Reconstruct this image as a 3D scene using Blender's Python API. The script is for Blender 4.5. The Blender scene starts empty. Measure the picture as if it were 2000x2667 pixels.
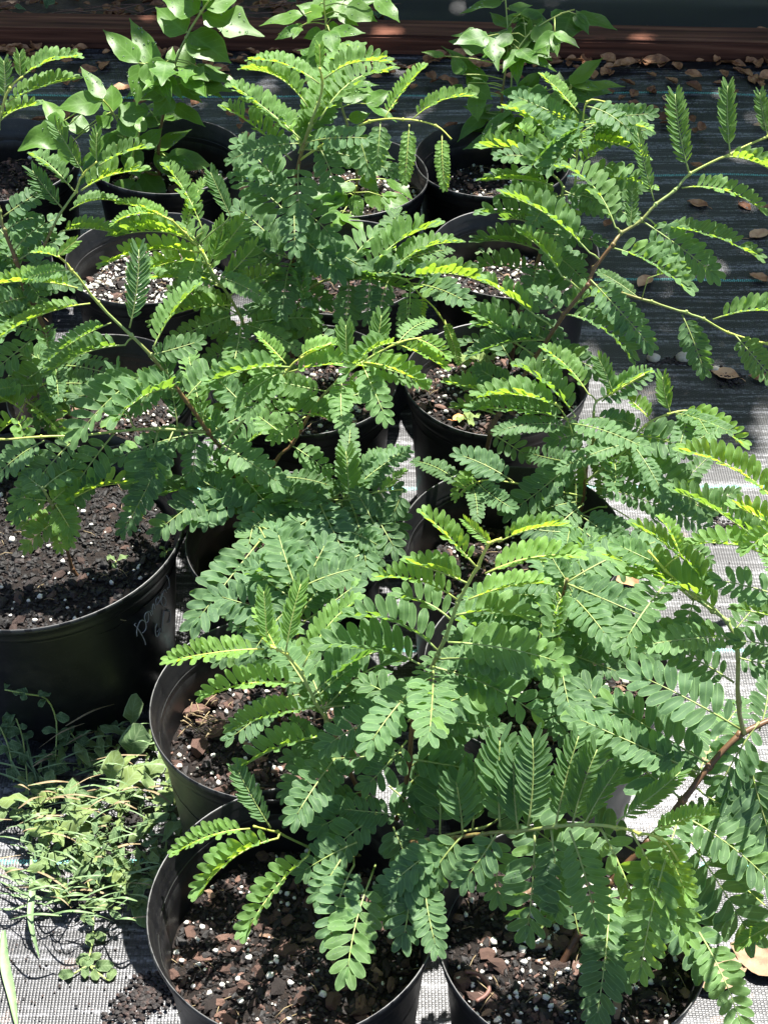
import bpy, bmesh, math, random
import numpy as np
from mathutils import Vector, Matrix, noise
R = math.radians
random.seed(7); rng = np.random.default_rng(7)
SC = bpy.context.scene
COL = SC.collection
# ------------------------------------------------------------------ camera, sky, sun, exposure
CAMH, PITCH, FPX = 1.71, R(41.6), 4205.0
cd = bpy.data.cameras.new('camera'); cam = bpy.data.objects.new('camera', cd); COL.objects.link(cam)
cam.location = (0, 0, CAMH); cam.rotation_euler = (math.pi/2 - PITCH, 0, 0)
cd.sensor_fit = 'HORIZONTAL'; cd.sensor_width = 36; cd.lens = FPX/2000*36
cd.clip_start = .05; cd.clip_end = 400
SC.camera = cam
SUN_EL, SUN_AZ = R(66), R(24)       # azimuth measured from +Y towards +X
sv = Vector((math.cos(SUN_EL)*math.sin(SUN_AZ), math.cos(SUN_EL)*math.cos(SUN_AZ), math.sin(SUN_EL)))
w = bpy.data.worlds.new('World'); SC.world = w; w.use_nodes = True
wn = w.node_tree; bg = wn.nodes['Background']
sky = wn.nodes.new('ShaderNodeTexSky'); sky.sky_type = 'NISHITA'; sky.sun_disc = False
sky.sun_elevation = SUN_EL; sky.sun_rotation = SUN_AZ
wn.links.new(sky.outputs[0], bg.inputs[0]); bg.inputs[1].default_value = .065
sl = bpy.data.lights.new('sun', 'SUN'); sun = bpy.data.objects.new('sun', sl); COL.objects.link(sun)
sl.energy = 5.0; sl.angle = R(.53); sl.color = (1, .965, .91)
sun.rotation_euler = sv.to_track_quat('Z', 'Y').to_euler()
SC.view_settings.view_transform = 'Standard'; SC.view_settings.look = 'None'
SC.view_settings.exposure = 1.7; SC.view_settings.gamma = 1
SC.view_settings.use_curve_mapping = False
SC.render.engine = 'CYCLES'
try:
    SC.cycles.max_bounces = 8; SC.cycles.transparent_max_bounces = 8
except Exception: pass

# ------------------------------------------------------------------ projection helpers (photo pixel -> point in the place)
K = 2000/1659.0
FW = Vector((0, math.cos(PITCH), -math.sin(PITCH))); UP = Vector((0, math.sin(PITCH), math.cos(PITCH)))
C0 = Vector((0, 0, CAMH))
def ray(x, y):                       # x, y measured on a 1659 px wide print of the photo
    return (FW + Vector((1, 0, 0))*((x*K-1000)/FPX) - UP*((y*K-1333.5)/FPX))
def P(x, y, z):
    r = ray(x, y); return C0 + r*((z-CAMH)/r.z)
def V(x, y, Y):
    r = ray(x, y); return C0 + r*(Y/r.y)
def depth(p): return (p-C0).dot(FW)
def px(p):
    d = p-C0; q = d.dot(FW)
    return ((d.x/q*FPX+1000)/K, (-d.dot(UP)/q*FPX+1333.5)/K)
def m_per_px(p): return depth(p)/FPX*K

# ------------------------------------------------------------------ materials
def mat(name):
    m = bpy.data.materials.new(name); m.use_nodes = True
    nt = m.node_tree; nt.nodes.clear(); out = nt.nodes.new('ShaderNodeOutputMaterial')
    return m, nt, out
def N(nt, t, **kw):
    n = nt.nodes.new(t)
    for k, v in kw.items():
        if k.startswith('_'): setattr(n, k[1:], v)
        else: n.inputs[k.replace('__', ' ')].default_value = v
    return n
def ramp(nt, stops, interp='LINEAR'):
    r = nt.nodes.new('ShaderNodeValToRGB'); r.color_ramp.interpolation = interp
    e = r.color_ramp.elements
    while len(e) < len(stops): e.new(.5)
    for el, (p, c) in zip(e, stops): el.position = p; el.color = (*c, 1)
    return r
def mathn(nt, op, a, b=None, c=None):
    n = nt.nodes.new('ShaderNodeMath'); n.operation = op
    for i, v in enumerate((a, b, c)):
        if v is None: continue
        if isinstance(v, (int, float)): n.inputs[i].default_value = v
        else: nt.links.new(v, n.inputs[i])
    return n.outputs[0]
def mixc(nt, f, a, b, blend='MIX'):
    n = nt.nodes.new('ShaderNodeMix'); n.data_type = 'RGBA'; n.blend_type = blend
    for i, v in ((0, f), (6, a), (7, b)):
        if isinstance(v, (int, float)): n.inputs[i].default_value = v
        elif isinstance(v, tuple): n.inputs[i].default_value = (*v, 1)
        else: nt.links.new(v, n.inputs[i])
    return n.outputs[2]

def leaf_material(name, top, under, trans, edge_pale, gloss, tfac=.38, veins=False, rib=.6, spec=.16):
    """object colour: R = youth (0 old .. 1 young), G = brightness jitter"""
    m, nt, out = mat(name)
    oi = N(nt, 'ShaderNodeObjectInfo'); sp = N(nt, 'ShaderNodeSeparateColor'); nt.links.new(oi.outputs['Color'], sp.inputs[0])
    uv = N(nt, 'ShaderNodeUVMap'); sx = N(nt, 'ShaderNodeSeparateXYZ'); nt.links.new(uv.outputs[0], sx.inputs[0])
    u, v = sx.outputs[0], sx.outputs[1]               # u 0..1 along, v 0..1 across (edge 1)
    tc = N(nt, 'ShaderNodeTexCoord')
    nz = N(nt, 'ShaderNodeTexNoise', Scale=90.0, Detail=3.0); nt.links.new(tc.outputs['Object'], nz.inputs['Vector'])
    nz2 = N(nt, 'ShaderNodeTexNoise', Scale=9.0, Detail=2.0)
    geo0 = N(nt, 'ShaderNodeNewGeometry'); nt.links.new(geo0.outputs['Position'], nz2.inputs['Vector'])
    young = sp.outputs[0]
    c = mixc(nt, young, top[0], top[1])
    c = mixc(nt, mathn(nt, 'MULTIPLY', nz2.outputs[0], .45), c, tuple(x*.62 for x in top[0]))
    bright = mathn(nt, 'MULTIPLY_ADD', nz.outputs[0], .5, .72)
    bright = mathn(nt, 'MULTIPLY', bright, mathn(nt, 'MULTIPLY_ADD', sp.outputs[1], .5, .72))
    br = N(nt, 'ShaderNodeCombineColor')
    for i in range(3): nt.links.new(bright, br.inputs[i])
    c = mixc(nt, 1.0, c, br.outputs[0], 'MULTIPLY')
    e1 = mathn(nt, 'GREATER_THAN', v, .88)
    e2 = mathn(nt, 'LESS_THAN', v, .07)
    em = mathn(nt, 'MULTIPLY', e1, .75)
    em2 = mathn(nt, 'MULTIPLY', e2, rib)
    em = mathn(nt, 'MAXIMUM', em, em2)
    if veins:
        wv = N(nt, 'ShaderNodeMath', _operation='SINE')
        nt.links.new(mathn(nt, 'MULTIPLY_ADD', u, 40.0, mathn(nt, 'MULTIPLY', v, -9.0)), wv.inputs[0])
        vm = mathn(nt, 'MULTIPLY', mathn(nt, 'GREATER_THAN', wv.outputs[0], .9), .45)
        em = mathn(nt, 'MAXIMUM', em, vm)
    c = mixc(nt, em, c, edge_pale)
    ub = mixc(nt, young, under[0], under[1])
    geo = N(nt, 'ShaderNodeNewGeometry')
    c2 = mixc(nt, geo.outputs['Backfacing'], c, ub)
    tcol = mixc(nt, young, trans[0], trans[1])
    d = N(nt, 'ShaderNodeBsdfPrincipled', Roughness=gloss)
    d.inputs['Specular IOR Level'].default_value = spec
    nt.links.new(c2, d.inputs['Base Color'])
    bp = N(nt, 'ShaderNodeBump', Strength=.35, Distance=.0006); nt.links.new(nz.outputs[0], bp.inputs['Height'])
    nt.links.new(bp.outputs[0], d.inputs['Normal'])
    t = N(nt, 'ShaderNodeBsdfTranslucent'); nt.links.new(tcol, t.inputs[0])
    mx = N(nt, 'ShaderNodeMixShader', Fac=tfac)
    nt.links.new(d.outputs[0], mx.inputs[1]); nt.links.new(t.outputs[0], mx.inputs[2]); nt.links.new(mx.outputs[0], out.inputs[0])
    return m
M = {}
M['leaflet'] = leaf_material('feather_leaflet', ((.112, .205, .102), (.20, .36, .08)), ((.14, .245, .085), (.25, .39, .06)),
                             ((.18, .36, .04), (.58, .82, .05)), (.26, .42, .17), .52, .45, rib=.42)
M['broad'] = leaf_material('glossy_broad_leaf', ((.065, .165, .03), (.17, .33, .04)), ((.07, .15, .035), (.15, .28, .03)),
                           ((.18, .40, .02), (.45, .65, .03)), (.16, .30, .07), .42, .40, veins=True, spec=.45)
M['weed'] = leaf_material('weed_leaf', ((.11, .19, .085), (.27, .35, .10)), ((.16, .22, .14), (.23, .30, .12)),
                          ((.12, .21, .05), (.24, .34, .08)), (.3, .4, .2), .6, .3, veins=True, rib=.4)

def stem_mat():
    m, nt, out = mat('stem_bark')
    at = N(nt, 'ShaderNodeAttribute', _attribute_name='youth')
    tc = N(nt, 'ShaderNodeTexCoord'); nz = N(nt, 'ShaderNodeTexNoise', Scale=220.0, Detail=3.0); nt.links.new(tc.outputs['Object'], nz.inputs[0])
    r = ramp(nt, [(0, (.075, .035, .018)), (.35, (.16, .085, .035)), (.5, (.22, .25, .07)), (.66, (.27, .36, .11)), (.85, (.42, .47, .09)), (1, (.50, .54, .09))])
    f = mathn(nt, 'ADD', at.outputs['Fac'], mathn(nt, 'MULTIPLY_ADD', nz.outputs[0], .3, -.15)); nt.links.new(f, r.inputs[0])
    d = N(nt, 'ShaderNodeBsdfPrincipled', Roughness=.5); nt.links.new(r.outputs[0], d.inputs['Base Color'])
    bp = N(nt, 'ShaderNodeBump', Strength=.5, Distance=.0006); nt.links.new(nz.outputs[0], bp.inputs['Height']); nt.links.new(bp.outputs[0], d.inputs['Normal'])
    nt.links.new(d.outputs[0], out.inputs[0]); return m
M['stem'] = stem_mat()
def water_mat():
    m, nt, out = mat('water_drop')
    d = N(nt, 'ShaderNodeBsdfPrincipled', Roughness=.03, IOR=1.33); d.inputs['Base Color'].default_value = (.9, .95, .9, 1)
    d.inputs['Transmission Weight'].default_value = .9
    nt.links.new(d.outputs[0], out.inputs[0]); return m
M['water'] = water_mat()
def plain(name, stops, scale=60, rough=.8, bump=.4, bdist=.002, detail=5, objrand=0.0, spec=.5):
    m, nt, out = mat(name)
    tc = N(nt, 'ShaderNodeTexCoord'); nz = N(nt, 'ShaderNodeTexNoise', Scale=float(scale), Detail=float(detail), Roughness=.65)
    nt.links.new(tc.outputs['Object'], nz.inputs[0])
    r = ramp(nt, stops)
    f = nz.outputs[0]
    if objrand:
        oi = N(nt, 'ShaderNodeObjectInfo')
        f = mathn(nt, 'ADD', f, mathn(nt, 'MULTIPLY_ADD', oi.outputs['Random'], objrand*2, -objrand))
    nt.links.new(f, r.inputs[0])
    d = N(nt, 'ShaderNodeBsdfPrincipled', Roughness=rough); nt.links.new(r.outputs[0], d.inputs['Base Color'])
    d.inputs['Specular IOR Level'].default_value = spec
    bp = N(nt, 'ShaderNodeBump', Strength=bump, Distance=bdist); nt.links.new(nz.outputs[0], bp.inputs['Height']); nt.links.new(bp.outputs[0], d.inputs['Normal'])
    nt.links.new(d.outputs[0], out.inputs[0]); return m
M['soil'] = plain('potting_soil', [(.3, (.006, .0045, .004)), (.5, (.014, .010, .008)), (.62, (.024, .016, .012)), (.75, (.05, .034, .026))], 160, .85, 1, .006, 8, spec=.3)
def chipmat():
    m, nt, out = mat('bark_chip')
    at = N(nt, 'ShaderNodeAttribute', _attribute_name='tint')
    tc = N(nt, 'ShaderNodeTexCoord'); nz = N(nt, 'ShaderNodeTexNoise', Scale=180.0, Detail=5.0); nt.links.new(tc.outputs['Object'], nz.inputs[0])
    oi = N(nt, 'ShaderNodeObjectInfo'); sp = N(nt, 'ShaderNodeSeparateColor'); nt.links.new(oi.outputs['Color'], sp.inputs[0])
    f = mathn(nt, 'ADD', at.outputs['Fac'], mathn(nt, 'MULTIPLY_ADD', nz.outputs[0], .5, -.25))
    r = ramp(nt, [(0, (.006, .005, .0045)), (.3, (.016, .011, .009)), (.5, (.042, .024, .018)), (.7, (.11, .060, .044)), (.86, (.22, .125, .09)), (1, (.34, .22, .14))])
    nt.links.new(f, r.inputs[0])
    d = N(nt, 'ShaderNodeBsdfPrincipled', Roughness=.7); nt.links.new(r.outputs[0], d.inputs['Base Color'])
    bp = N(nt, 'ShaderNodeBump', Strength=.8, Distance=.0015); nt.links.new(nz.outputs[0], bp.inputs['Height']); nt.links.new(bp.outputs[0], d.inputs['Normal'])
    nt.links.new(d.outputs[0], out.inputs[0]); return m
M['chip'] = chipmat()
M['perlite'] = plain('perlite', [(.3, (.5, .48, .42)), (.7, (.75, .73, .66))], 300, .9, .6, .0006)
M['deadleaf'] = plain('dead_leaf', [(.28, (.16, .06, .022)), (.5, (.40, .19, .08)), (.75, (.62, .38, .20))], 45, .65, .6, .001, objrand=.22)
M['tanleaf'] = plain('tan_leaf', [(.3, (.17, .10, .055)), (.5, (.28, .18, .10)), (.75, (.38, .27, .17))], 60, .7, .8, .002, objrand=.1)
M['pebble'] = plain('pebble', [(.3, (.38, .33, .24)), (.7, (.6, .55, .44))], 80, .8)
M['straw'] = plain('straw', [(.3, (.17, .12, .06)), (.7, (.33, .26, .14))], 120, .7)
M['grass'] = plain('grass_blade', [(.3, (.09, .16, .06)), (.7, (.19, .28, .12))], 60, .55, .3)
M['twig'] = plain('dry_twig', [(.3, (.10, .04, .03)), (.7, (.22, .11, .08))], 150, .6)
M['orange'] = plain('orange_leaf', [(.3, (.55, .2, .06)), (.7, (.75, .38, .12))], 90, .6)

def pot_mat(name, scuff=.5):
    m, nt, out = mat(name)
    tc = N(nt, 'ShaderNodeTexCoord')
    nz = N(nt, 'ShaderNodeTexNoise', Scale=30.0, Detail=6.0, Roughness=.7); nt.links.new(tc.outputs['Object'], nz.inputs[0])
    mp = N(nt, 'ShaderNodeMapping'); mp.inputs['Scale'].default_value = (60, 60, 4); nt.links.new(tc.outputs['Object'], mp.inputs[0])
    n2 = N(nt, 'ShaderNodeTexNoise', Scale=1.0, Detail=4.0); nt.links.new(mp.outputs[0], n2.inputs[0])
    n3 = N(nt, 'ShaderNodeTexNoise', Scale=600.0, Detail=1.0); nt.links.new(tc.outputs['Object'], n3.inputs[0])
    r = ramp(nt, [(.35, (.004, .004, .005)), (.6, (.008, .008, .009)), (.8, (.03, .028, .026))])
    nt.links.new(mathn(nt, 'MULTIPLY_ADD', nz.outputs[0], .7, mathn(nt, 'MULTIPLY', n2.outputs[0], .3)), r.inputs[0])
    sx = N(nt, 'ShaderNodeAttribute', _attribute_name='wear')
    wr = mathn(nt, 'MULTIPLY', sx.outputs['Fac'], mathn(nt, 'MULTIPLY', mathn(nt, 'GREATER_THAN', n2.outputs[0], .47), scuff))
    speck = mathn(nt, 'MULTIPLY', mathn(nt, 'GREATER_THAN', n3.outputs[0], .70), .35)
    c = mixc(nt, mathn(nt, 'MAXIMUM', wr, speck), r.outputs[0], (.10, .10, .095))
    n4 = N(nt, 'ShaderNodeTexNoise', Scale=11.0, Detail=8.0, Roughness=.75); nt.links.new(tc.outputs['Object'], n4.inputs[0])
    dust = mathn(nt, 'MULTIPLY', mathn(nt, 'MAXIMUM', mathn(nt, 'SUBTRACT', n4.outputs[0], .52), 0.0), 1.25)
    c = mixc(nt, dust, c, (.085, .075, .062))
    d = N(nt, 'ShaderNodeBsdfPrincipled', Roughness=.36); nt.links.new(c, d.inputs['Base Color'])
    rr = mathn(nt, 'MULTIPLY_ADD', nz.outputs[0], .3, .28); nt.links.new(rr, d.inputs['Roughness'])
    bp = N(nt, 'ShaderNodeBump', Strength=.25, Distance=.001); nt.links.new(mathn(nt, 'ADD', nz.outputs[0], mathn(nt, 'MULTIPLY', n2.outputs[0], .4)), bp.inputs['Height']); nt.links.new(bp.outputs[0], d.inputs['Normal'])
    nt.links.new(d.outputs[0], out.inputs[0]); return m
M['pot'] = pot_mat('black_nursery_plastic')

def fabric_mat():
    m, nt, out = mat('woven_ground_fabric')
    geo = N(nt, 'ShaderNodeNewGeometry'); sx = N(nt, 'ShaderNodeSeparateXYZ'); nt.links.new(geo.outputs['Position'], sx.inputs[0])
    wob = N(nt, 'ShaderNodeTexNoise', Scale=2.5, Detail=2.0); nt.links.new(geo.outputs['Position'], wob.inputs[0])
    Y = mathn(nt, 'ADD', sx.outputs[1], mathn(nt, 'MULTIPLY', wob.outputs[0], .02)); X = sx.outputs[0]
    sy, sxw = 1/.0030, 1/.0040
    gy = mathn(nt, 'MULTIPLY', Y, sy); gx = mathn(nt, 'MULTIPLY', X, sxw)
    iy = mathn(nt, 'FLOOR', gy); ix = mathn(nt, 'FLOOR', gx)
    fy = mathn(nt, 'FRACT', gy); fx = mathn(nt, 'FRACT', gx)
    par = mathn(nt, 'FRACT', mathn(nt, 'MULTIPLY', mathn(nt, 'ADD', ix, iy), .5))
    over = mathn(nt, 'GREATER_THAN', par, .25)                  # 1: weft on top, 0: warp on top
    bx = mathn(nt, 'SINE', mathn(nt, 'MULTIPLY', fx, math.pi)); by = mathn(nt, 'SINE', mathn(nt, 'MULTIPLY', fy, math.pi))
    hw = mathn(nt, 'MULTIPLY', mathn(nt, 'POWER', bx, .7), mathn(nt, 'POWER', by, .5))
    hh = mathn(nt, 'MULTIPLY_ADD', over, .5, .5)
    height = mathn(nt, 'MULTIPLY', hw, hh)
    # streaks: rows that show more or less of the shiny tape
    mp = N(nt, 'ShaderNodeMapping'); mp.inputs['Scale'].default_value = (9, 150, 1); nt.links.new(geo.outputs['Position'], mp.inputs[0])
    st = N(nt, 'ShaderNodeTexNoise', Scale=1.0, Detail=3.0); nt.links.new(mp.outputs[0], st.inputs[0])
    mp2 = N(nt, 'ShaderNodeMapping'); mp2.inputs['Scale'].default_value = (1.6, 34, 1); nt.links.new(geo.outputs['Position'], mp2.inputs[0])
    st2 = N(nt, 'ShaderNodeTexNoise', Scale=1.0, Detail=2.0); nt.links.new(mp2.outputs[0], st2.inputs[0])
    dirt = N(nt, 'ShaderNodeTexNoise', Scale=14.0, Detail=6.0, Roughness=.7); nt.links.new(geo.outputs['Position'], dirt.inputs[0])
    wn_ = N(nt, 'ShaderNodeTexWhiteNoise', _noise_dimensions='2D'); cb = N(nt, 'ShaderNodeCombineXYZ')
    nt.links.new(ix, cb.inputs[0]); nt.links.new(iy, cb.inputs[1]); nt.links.new(cb.outputs[0], wn_.inputs[0])
    v = mathn(nt, 'MULTIPLY_ADD', st.outputs[0], .9, mathn(nt, 'MULTIPLY', st2.outputs[0], .8))
    v = mathn(nt, 'MULTIPLY', mathn(nt, 'MULTIPLY_ADD', mathn(nt, 'SUBTRACT', v, .85), 3.0, .36), mathn(nt, 'MULTIPLY_ADD', height, .3, .66))
    v = mathn(nt, 'MULTIPLY', v, mathn(nt, 'MULTIPLY_ADD', wn_.outputs[0], .9, .5))
    r = ramp(nt, [(0, (.006, .006, .008)), (.2, (.010, .011, .012)), (.45, (.058, .058, .062)), (.8, (.17, .17, .178))])
    nt.links.new(v, r.inputs[0])
    # teal marker threads
    c = r.outputs[0]
    acc = None
    for y0 in STRIPES:
        t = mathn(nt, 'LESS_THAN', mathn(nt, 'ABSOLUTE', mathn(nt, 'SUBTRACT', Y, y0+.01)), .0038)
        acc = t if acc is None else mathn(nt, 'MAXIMUM', acc, t)
    tm = mathn(nt, 'MULTIPLY', acc, mathn(nt, 'GREATER_THAN', mathn(nt, 'ADD', height, mathn(nt, 'MULTIPLY', wn_.outputs[0], .2)), .45))
    c = mixc(nt, tm, c, (.10, .42, .37))
    dm = mathn(nt, 'MULTIPLY', mathn(nt, 'SMOOTHSTEP', dirt.outputs[0], .5, .75) if False else mathn(nt, 'GREATER_THAN', dirt.outputs[0], .63), .55)
    c = mixc(nt, dm, c, (.13, .095, .075))
    d = N(nt, 'ShaderNodeBsdfPrincipled', Roughness=.44); nt.links.new(c, d.inputs['Base Color'])
    d.inputs['Specular IOR Level'].default_value = .6
    b1 = N(nt, 'ShaderNodeBump', Strength=.6, Distance=.0007); nt.links.new(height, b1.inputs['Height']); nt.links.new(b1.outputs[0], d.inputs['Normal'])
    nt.links.new(d.outputs[0], out.inputs[0]); return m
STRIPES = [1.250, 1.622, 1.985, 2.59, 2.98, 3.34]
M['fabric'] = fabric_mat()
def wood_mat():
    m, nt, out = mat('stained_timber')
    tc = N(nt, 'ShaderNodeTexCoord'); mp = N(nt, 'ShaderNodeMapping'); mp.inputs['Scale'].default_value = (3, 90, 90); nt.links.new(tc.outputs['Object'], mp.inputs[0])
    nz = N(nt, 'ShaderNodeTexNoise', Scale=1.0, Detail=6.0); nt.links.new(mp.outputs[0], nz.inputs[0])
    r = ramp(nt, [(.3, (.045, .018, .012)), (.55, (.13, .05, .03)), (.75, (.22, .10, .06))]); nt.links.new(nz.outputs[0], r.inputs[0])
    d = N(nt, 'ShaderNodeBsdfPrincipled', Roughness=.9); nt.links.new(r.outputs[0], d.inputs['Base Color']); d.inputs['Specular IOR Level'].default_value = .2
    bp = N(nt, 'ShaderNodeBump', Strength=.9, Distance=.003); nt.links.new(nz.outputs[0], bp.inputs['Height']); nt.links.new(bp.outputs[0], d.inputs['Normal'])
    nt.links.new(d.outputs[0], out.inputs[0]); return m
M['wood'] = wood_mat()
M['dirt'] = plain('bare_dirt', [(.3, (.04, .028, .02)), (.6, (.10, .07, .05)), (.8, (.16, .11, .08))], 8, .95, 1, .02)
M['plastic_sheet'] = plain('black_sheet', [(.3, (.006, .007, .010)), (.7, (.012, .013, .018))], 500, .5, .5, .001)
M['marker'] = plain('silver_marker', [(.3, (.32, .33, .37)), (.7, (.5, .5, .54))], 300, .4)
M['trunk'] = plain('trunk_bark', [(.3, (.07, .05, .035)), (.7, (.2, .15, .1))], 20, .9, 1, .01)

# ------------------------------------------------------------------ mesh helpers
class MB:
    def __init__(s): s.v = []; s.f = []; s.uv = []; s.mi = []; s.at = []; s.n = 0
    def add(s, verts, faces, uvs=None, mi=0, at=None):
        verts = np.asarray(verts, dtype=float); k = len(verts)
        s.v.append(verts)
        for i, f in enumerate(faces):
            s.f.append([a+s.n for a in f]); s.mi.append(mi)
            for a in f: s.uv.append(uvs[a] if uvs is not None else (0.5, 0.5))
        s.at.append(np.zeros(k) if at is None else (np.asarray(at, float) if hasattr(at, '__len__') else np.full(k, float(at))))
        s.n += k
    def mesh(s, name, mats, attr=None, smooth=True):
        me = bpy.data.meshes.new(name)
        v = np.concatenate(s.v) if s.v else np.zeros((0, 3))
        me.from_pydata(v.tolist(), [], s.f)
        for m in mats: me.materials.append(m)
        n = len(me.polygons)
        if len(mats) > 1: me.polygons.foreach_set('material_index', s.mi)
        me.polygons.foreach_set('use_smooth', [smooth]*n)
        ul = me.uv_layers.new(name='UVMap'); ul.data.foreach_set('uv', np.asarray(s.uv, dtype=np.float32).ravel())
        if attr:
            a = me.attributes.new(attr, 'FLOAT', 'POINT'); a.data.foreach_set('value', np.concatenate(s.at).astype(np.float32))
        me.update(); return me
def ob(name, me, parent=None, loc=None):
    o = bpy.data.objects.new(name, me); COL.objects.link(o)
    if parent is not None: o.parent = parent
    if loc is not None: o.location = loc
    return o
def empty(name, loc, label, cat, group=None):
    o = bpy.data.objects.new(name, None); COL.objects.link(o); o.location = loc; o.empty_display_size = .05
    tag(o, label, cat, group); return o
def tag(o, label=None, cat=None, group=None, kind=None):
    if label: o['label'] = label
    if cat: o['category'] = cat
    if group: o['group'] = group
    if kind: o['kind'] = kind
    return o
def tube(mb, pts, rad, seg=6, at=None, mi=0, flat=1.0):
    pts = [Vector(p) for p in pts]; n = len(pts)
    rads = rad if hasattr(rad, '__len__') else [rad]*n
    ats = at if hasattr(at, '__len__') else [at or 0]*n
    vs = []; aa = []; side = None
    for i in range(n):
        t = (pts[min(i+1, n-1)]-pts[max(i-1, 0)])
        if t.length < 1e-9: t = Vector((0, 0, 1))
        t.normalize()
        if side is None: side = t.orthogonal().normalized()
        side = (side - t*side.dot(t)); side = side.normalized() if side.length > 1e-6 else t.orthogonal().normalized()
        b = t.cross(side)
        for k in range(seg):
            a = 2*math.pi*k/seg
            vs.append(pts[i] + (side*math.cos(a) + b*math.sin(a)*flat)*rads[i]); aa.append(ats[i])
    fs = [[i*seg+k, i*seg+(k+1) % seg, (i+1)*seg+(k+1) % seg, (i+1)*seg+k] for i in range(n-1) for k in range(seg)]
    fs.append([(n-1)*seg+k for k in range(seg)]); fs.append([seg-1-k for k in range(seg)])
    mb.add([tuple(v) for v in vs], fs, None, mi, aa)
def smooth_poly(pts, sub=4):
    """Catmull-Rom through Vectors"""
    pts = [Vector(p) for p in pts]
    if len(pts) < 3: return [pts[0].lerp(pts[-1], i/4) for i in range(5)]
    out = []
    for i in range(len(pts)-1):
        p0 = pts[max(i-1, 0)]; p1 = pts[i]; p2 = pts[i+1]; p3 = pts[min(i+2, len(pts)-1)]
        for k in range(sub):
            t = k/sub
            out.append(.5*((2*p1) + (p2-p0)*t + (2*p0-5*p1+4*p2-p3)*t*t + (3*p1-p0-3*p2+p3)*t**3))
    out.append(pts[-1]); return out
def blob(rad, n1=5, n2=4, squash=(1, 1, 1), jit=.2):
    vs = []; fs = []
    vs.append((0, 0, rad*squash[2]))
    for j in range(1, n2):
        th = math.pi*j/n2
        for i in range(n1):
            ph = 2*math.pi*(i+.5*(j % 2))/n1; r = rad*(1+random.uniform(-jit, jit))
            vs.append((r*math.sin(th)*math.cos(ph)*squash[0], r*math.sin(th)*math.sin(ph)*squash[1], r*math.cos(th)*squash[2]))
    vs.append((0, 0, -rad*squash[2])); last = len(vs)-1
    for i in range(n1): fs.append([0, 1+i, 1+(i+1) % n1]); fs.append([last, 1+(n2-2)*n1+(i+1) % n1, 1+(n2-2)*n1+i])
    for j in range(n2-2):
        for i in range(n1):
            a = 1+j*n1+i; b = 1+j*n1+(i+1) % n1; fs.append([a, a+n1, b+n1, b])
    return np.array(vs), fs

# ------------------------------------------------------------------ leaf templates: along +X, unit length
def leaf_template(shape, aspect, nx=7, fold=.0, cup=.0, bend=0., wave=0., seed=0, drops=0):
    rs = random.Random(seed); vs = []; fs = []; uv = []
    cols = (-1, -.55, 0, .55, 1)
    for i in range(nx+1):
        t = i/nx
        if shape == 'oblong': hw = (math.sin(math.pi*min(max(t*.96+.02, 0), 1)**1.22))**.46
        elif shape == 'ovate': hw = (math.sin(math.pi*t**.66)**.85*(1-.30*t)*1.08)*(1 if t < .8 else 1-.6*((t-.8)/.2)**.7)
        elif shape == 'spoon': hw = math.sin(math.pi*t**1.5)**.6*.95+.06*(1-t)
        elif shape == 'heart': hw = math.sin(math.pi*t**.5)**.8
        elif shape == 'lobed': hw = math.sin(math.pi*t**.72)*(1-.25*t)*(1+.34*math.sin(t*13+1))*1.1
        hw = max(hw, .03)*aspect*.5
        for c in cols:
            y = c*hw*(1+ (rs.uniform(-.05, .05) if abs(c) == 1 else 0))
            z = fold*abs(y) - bend*t*t + cup*(c*c)*hw + wave*math.sin(t*9+seed)*abs(c)*hw + wave*.5*math.sin(t*6+c*2+seed)*hw
            vs.append((t, y, z)); uv.append((t, abs(c)))
    for i in range(nx):
        for j in range(4):
            a = i*5+j; fs.append([a, a+5, a+6, a+1])
    vs = np.array(vs); mi = [0]*len(fs)
    for k in range(drops):
        t = rs.uniform(.2, .9); c = rs.uniform(-.7, .7)
        i = int(t*nx); j = int((c+1)/2*4); base = vs[min(i, nx)*5+j]
        rr = rs.uniform(.012, .026)*(1 if aspect < .5 else .8)
        b, bf = blob(rr, 6, 4, (1, 1, .7), 0)
        n0 = len(vs); vs = np.vstack([vs, b+base+np.array([0, 0, rr*.4])])
        fs += [[q+n0 for q in f] for f in bf]; mi += [1]*len(bf); uv += [(.5, .5)]*len(b)
    return vs, fs, uv, mi
def tmesh(name, tpl, mats):
    vs, fs, uv, mi = tpl; mb = MB(); mb.add(vs, fs, uv); mb.mi = mi
    return mb.mesh(name, mats)
LT = [leaf_template('oblong', .47, fold=.10, bend=.05, seed=1, wave=.15),
      leaf_template('oblong', .46, fold=.02, bend=-.04, cup=.12, seed=2, wave=.2, drops=4),
      leaf_template('oblong', .50, fold=.16, bend=.10, seed=3, wave=.3),
      leaf_template('oblong', .45, fold=.06, bend=.02, cup=-.1, seed=4, wave=.2, drops=7),
      leaf_template('oblong', .48, fold=.2, bend=.2, cup=.2, seed=5, wave=.5)]
LTN = [leaf_template('oblong', .27, fold=.15, bend=.03, seed=6, wave=.1), leaf_template('oblong', .25, fold=.1, bend=-.05, seed=7, wave=.2)]
LM = [tmesh('leaflet', t, [M['leaflet'], M['water']]) for t in LT]; LMN = [tmesh('leaflet_narrow', t, [M['leaflet'], M['water']]) for t in LTN]
BT = {k: [leaf_template(k, a, 11, fold=.12, bend=.10, wave=.16, seed=s, drops=(9 if s % 2 else 3)) for s, a in ((1, .5), (2, .55), (3, .46))] for k in ('ovate', 'lobed', 'heart', 'spoon')}
for k, a in (('heart', .8),): BT[k] = [leaf_template(k, a, 9, fold=.12, bend=.1, wave=.3, seed=s, drops=5) for s in (1, 2)]
BMh = {k: [tmesh('broad_leaf', t, [M['broad'], M['water']]) for t in v] for k, v in BT.items()}
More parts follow.
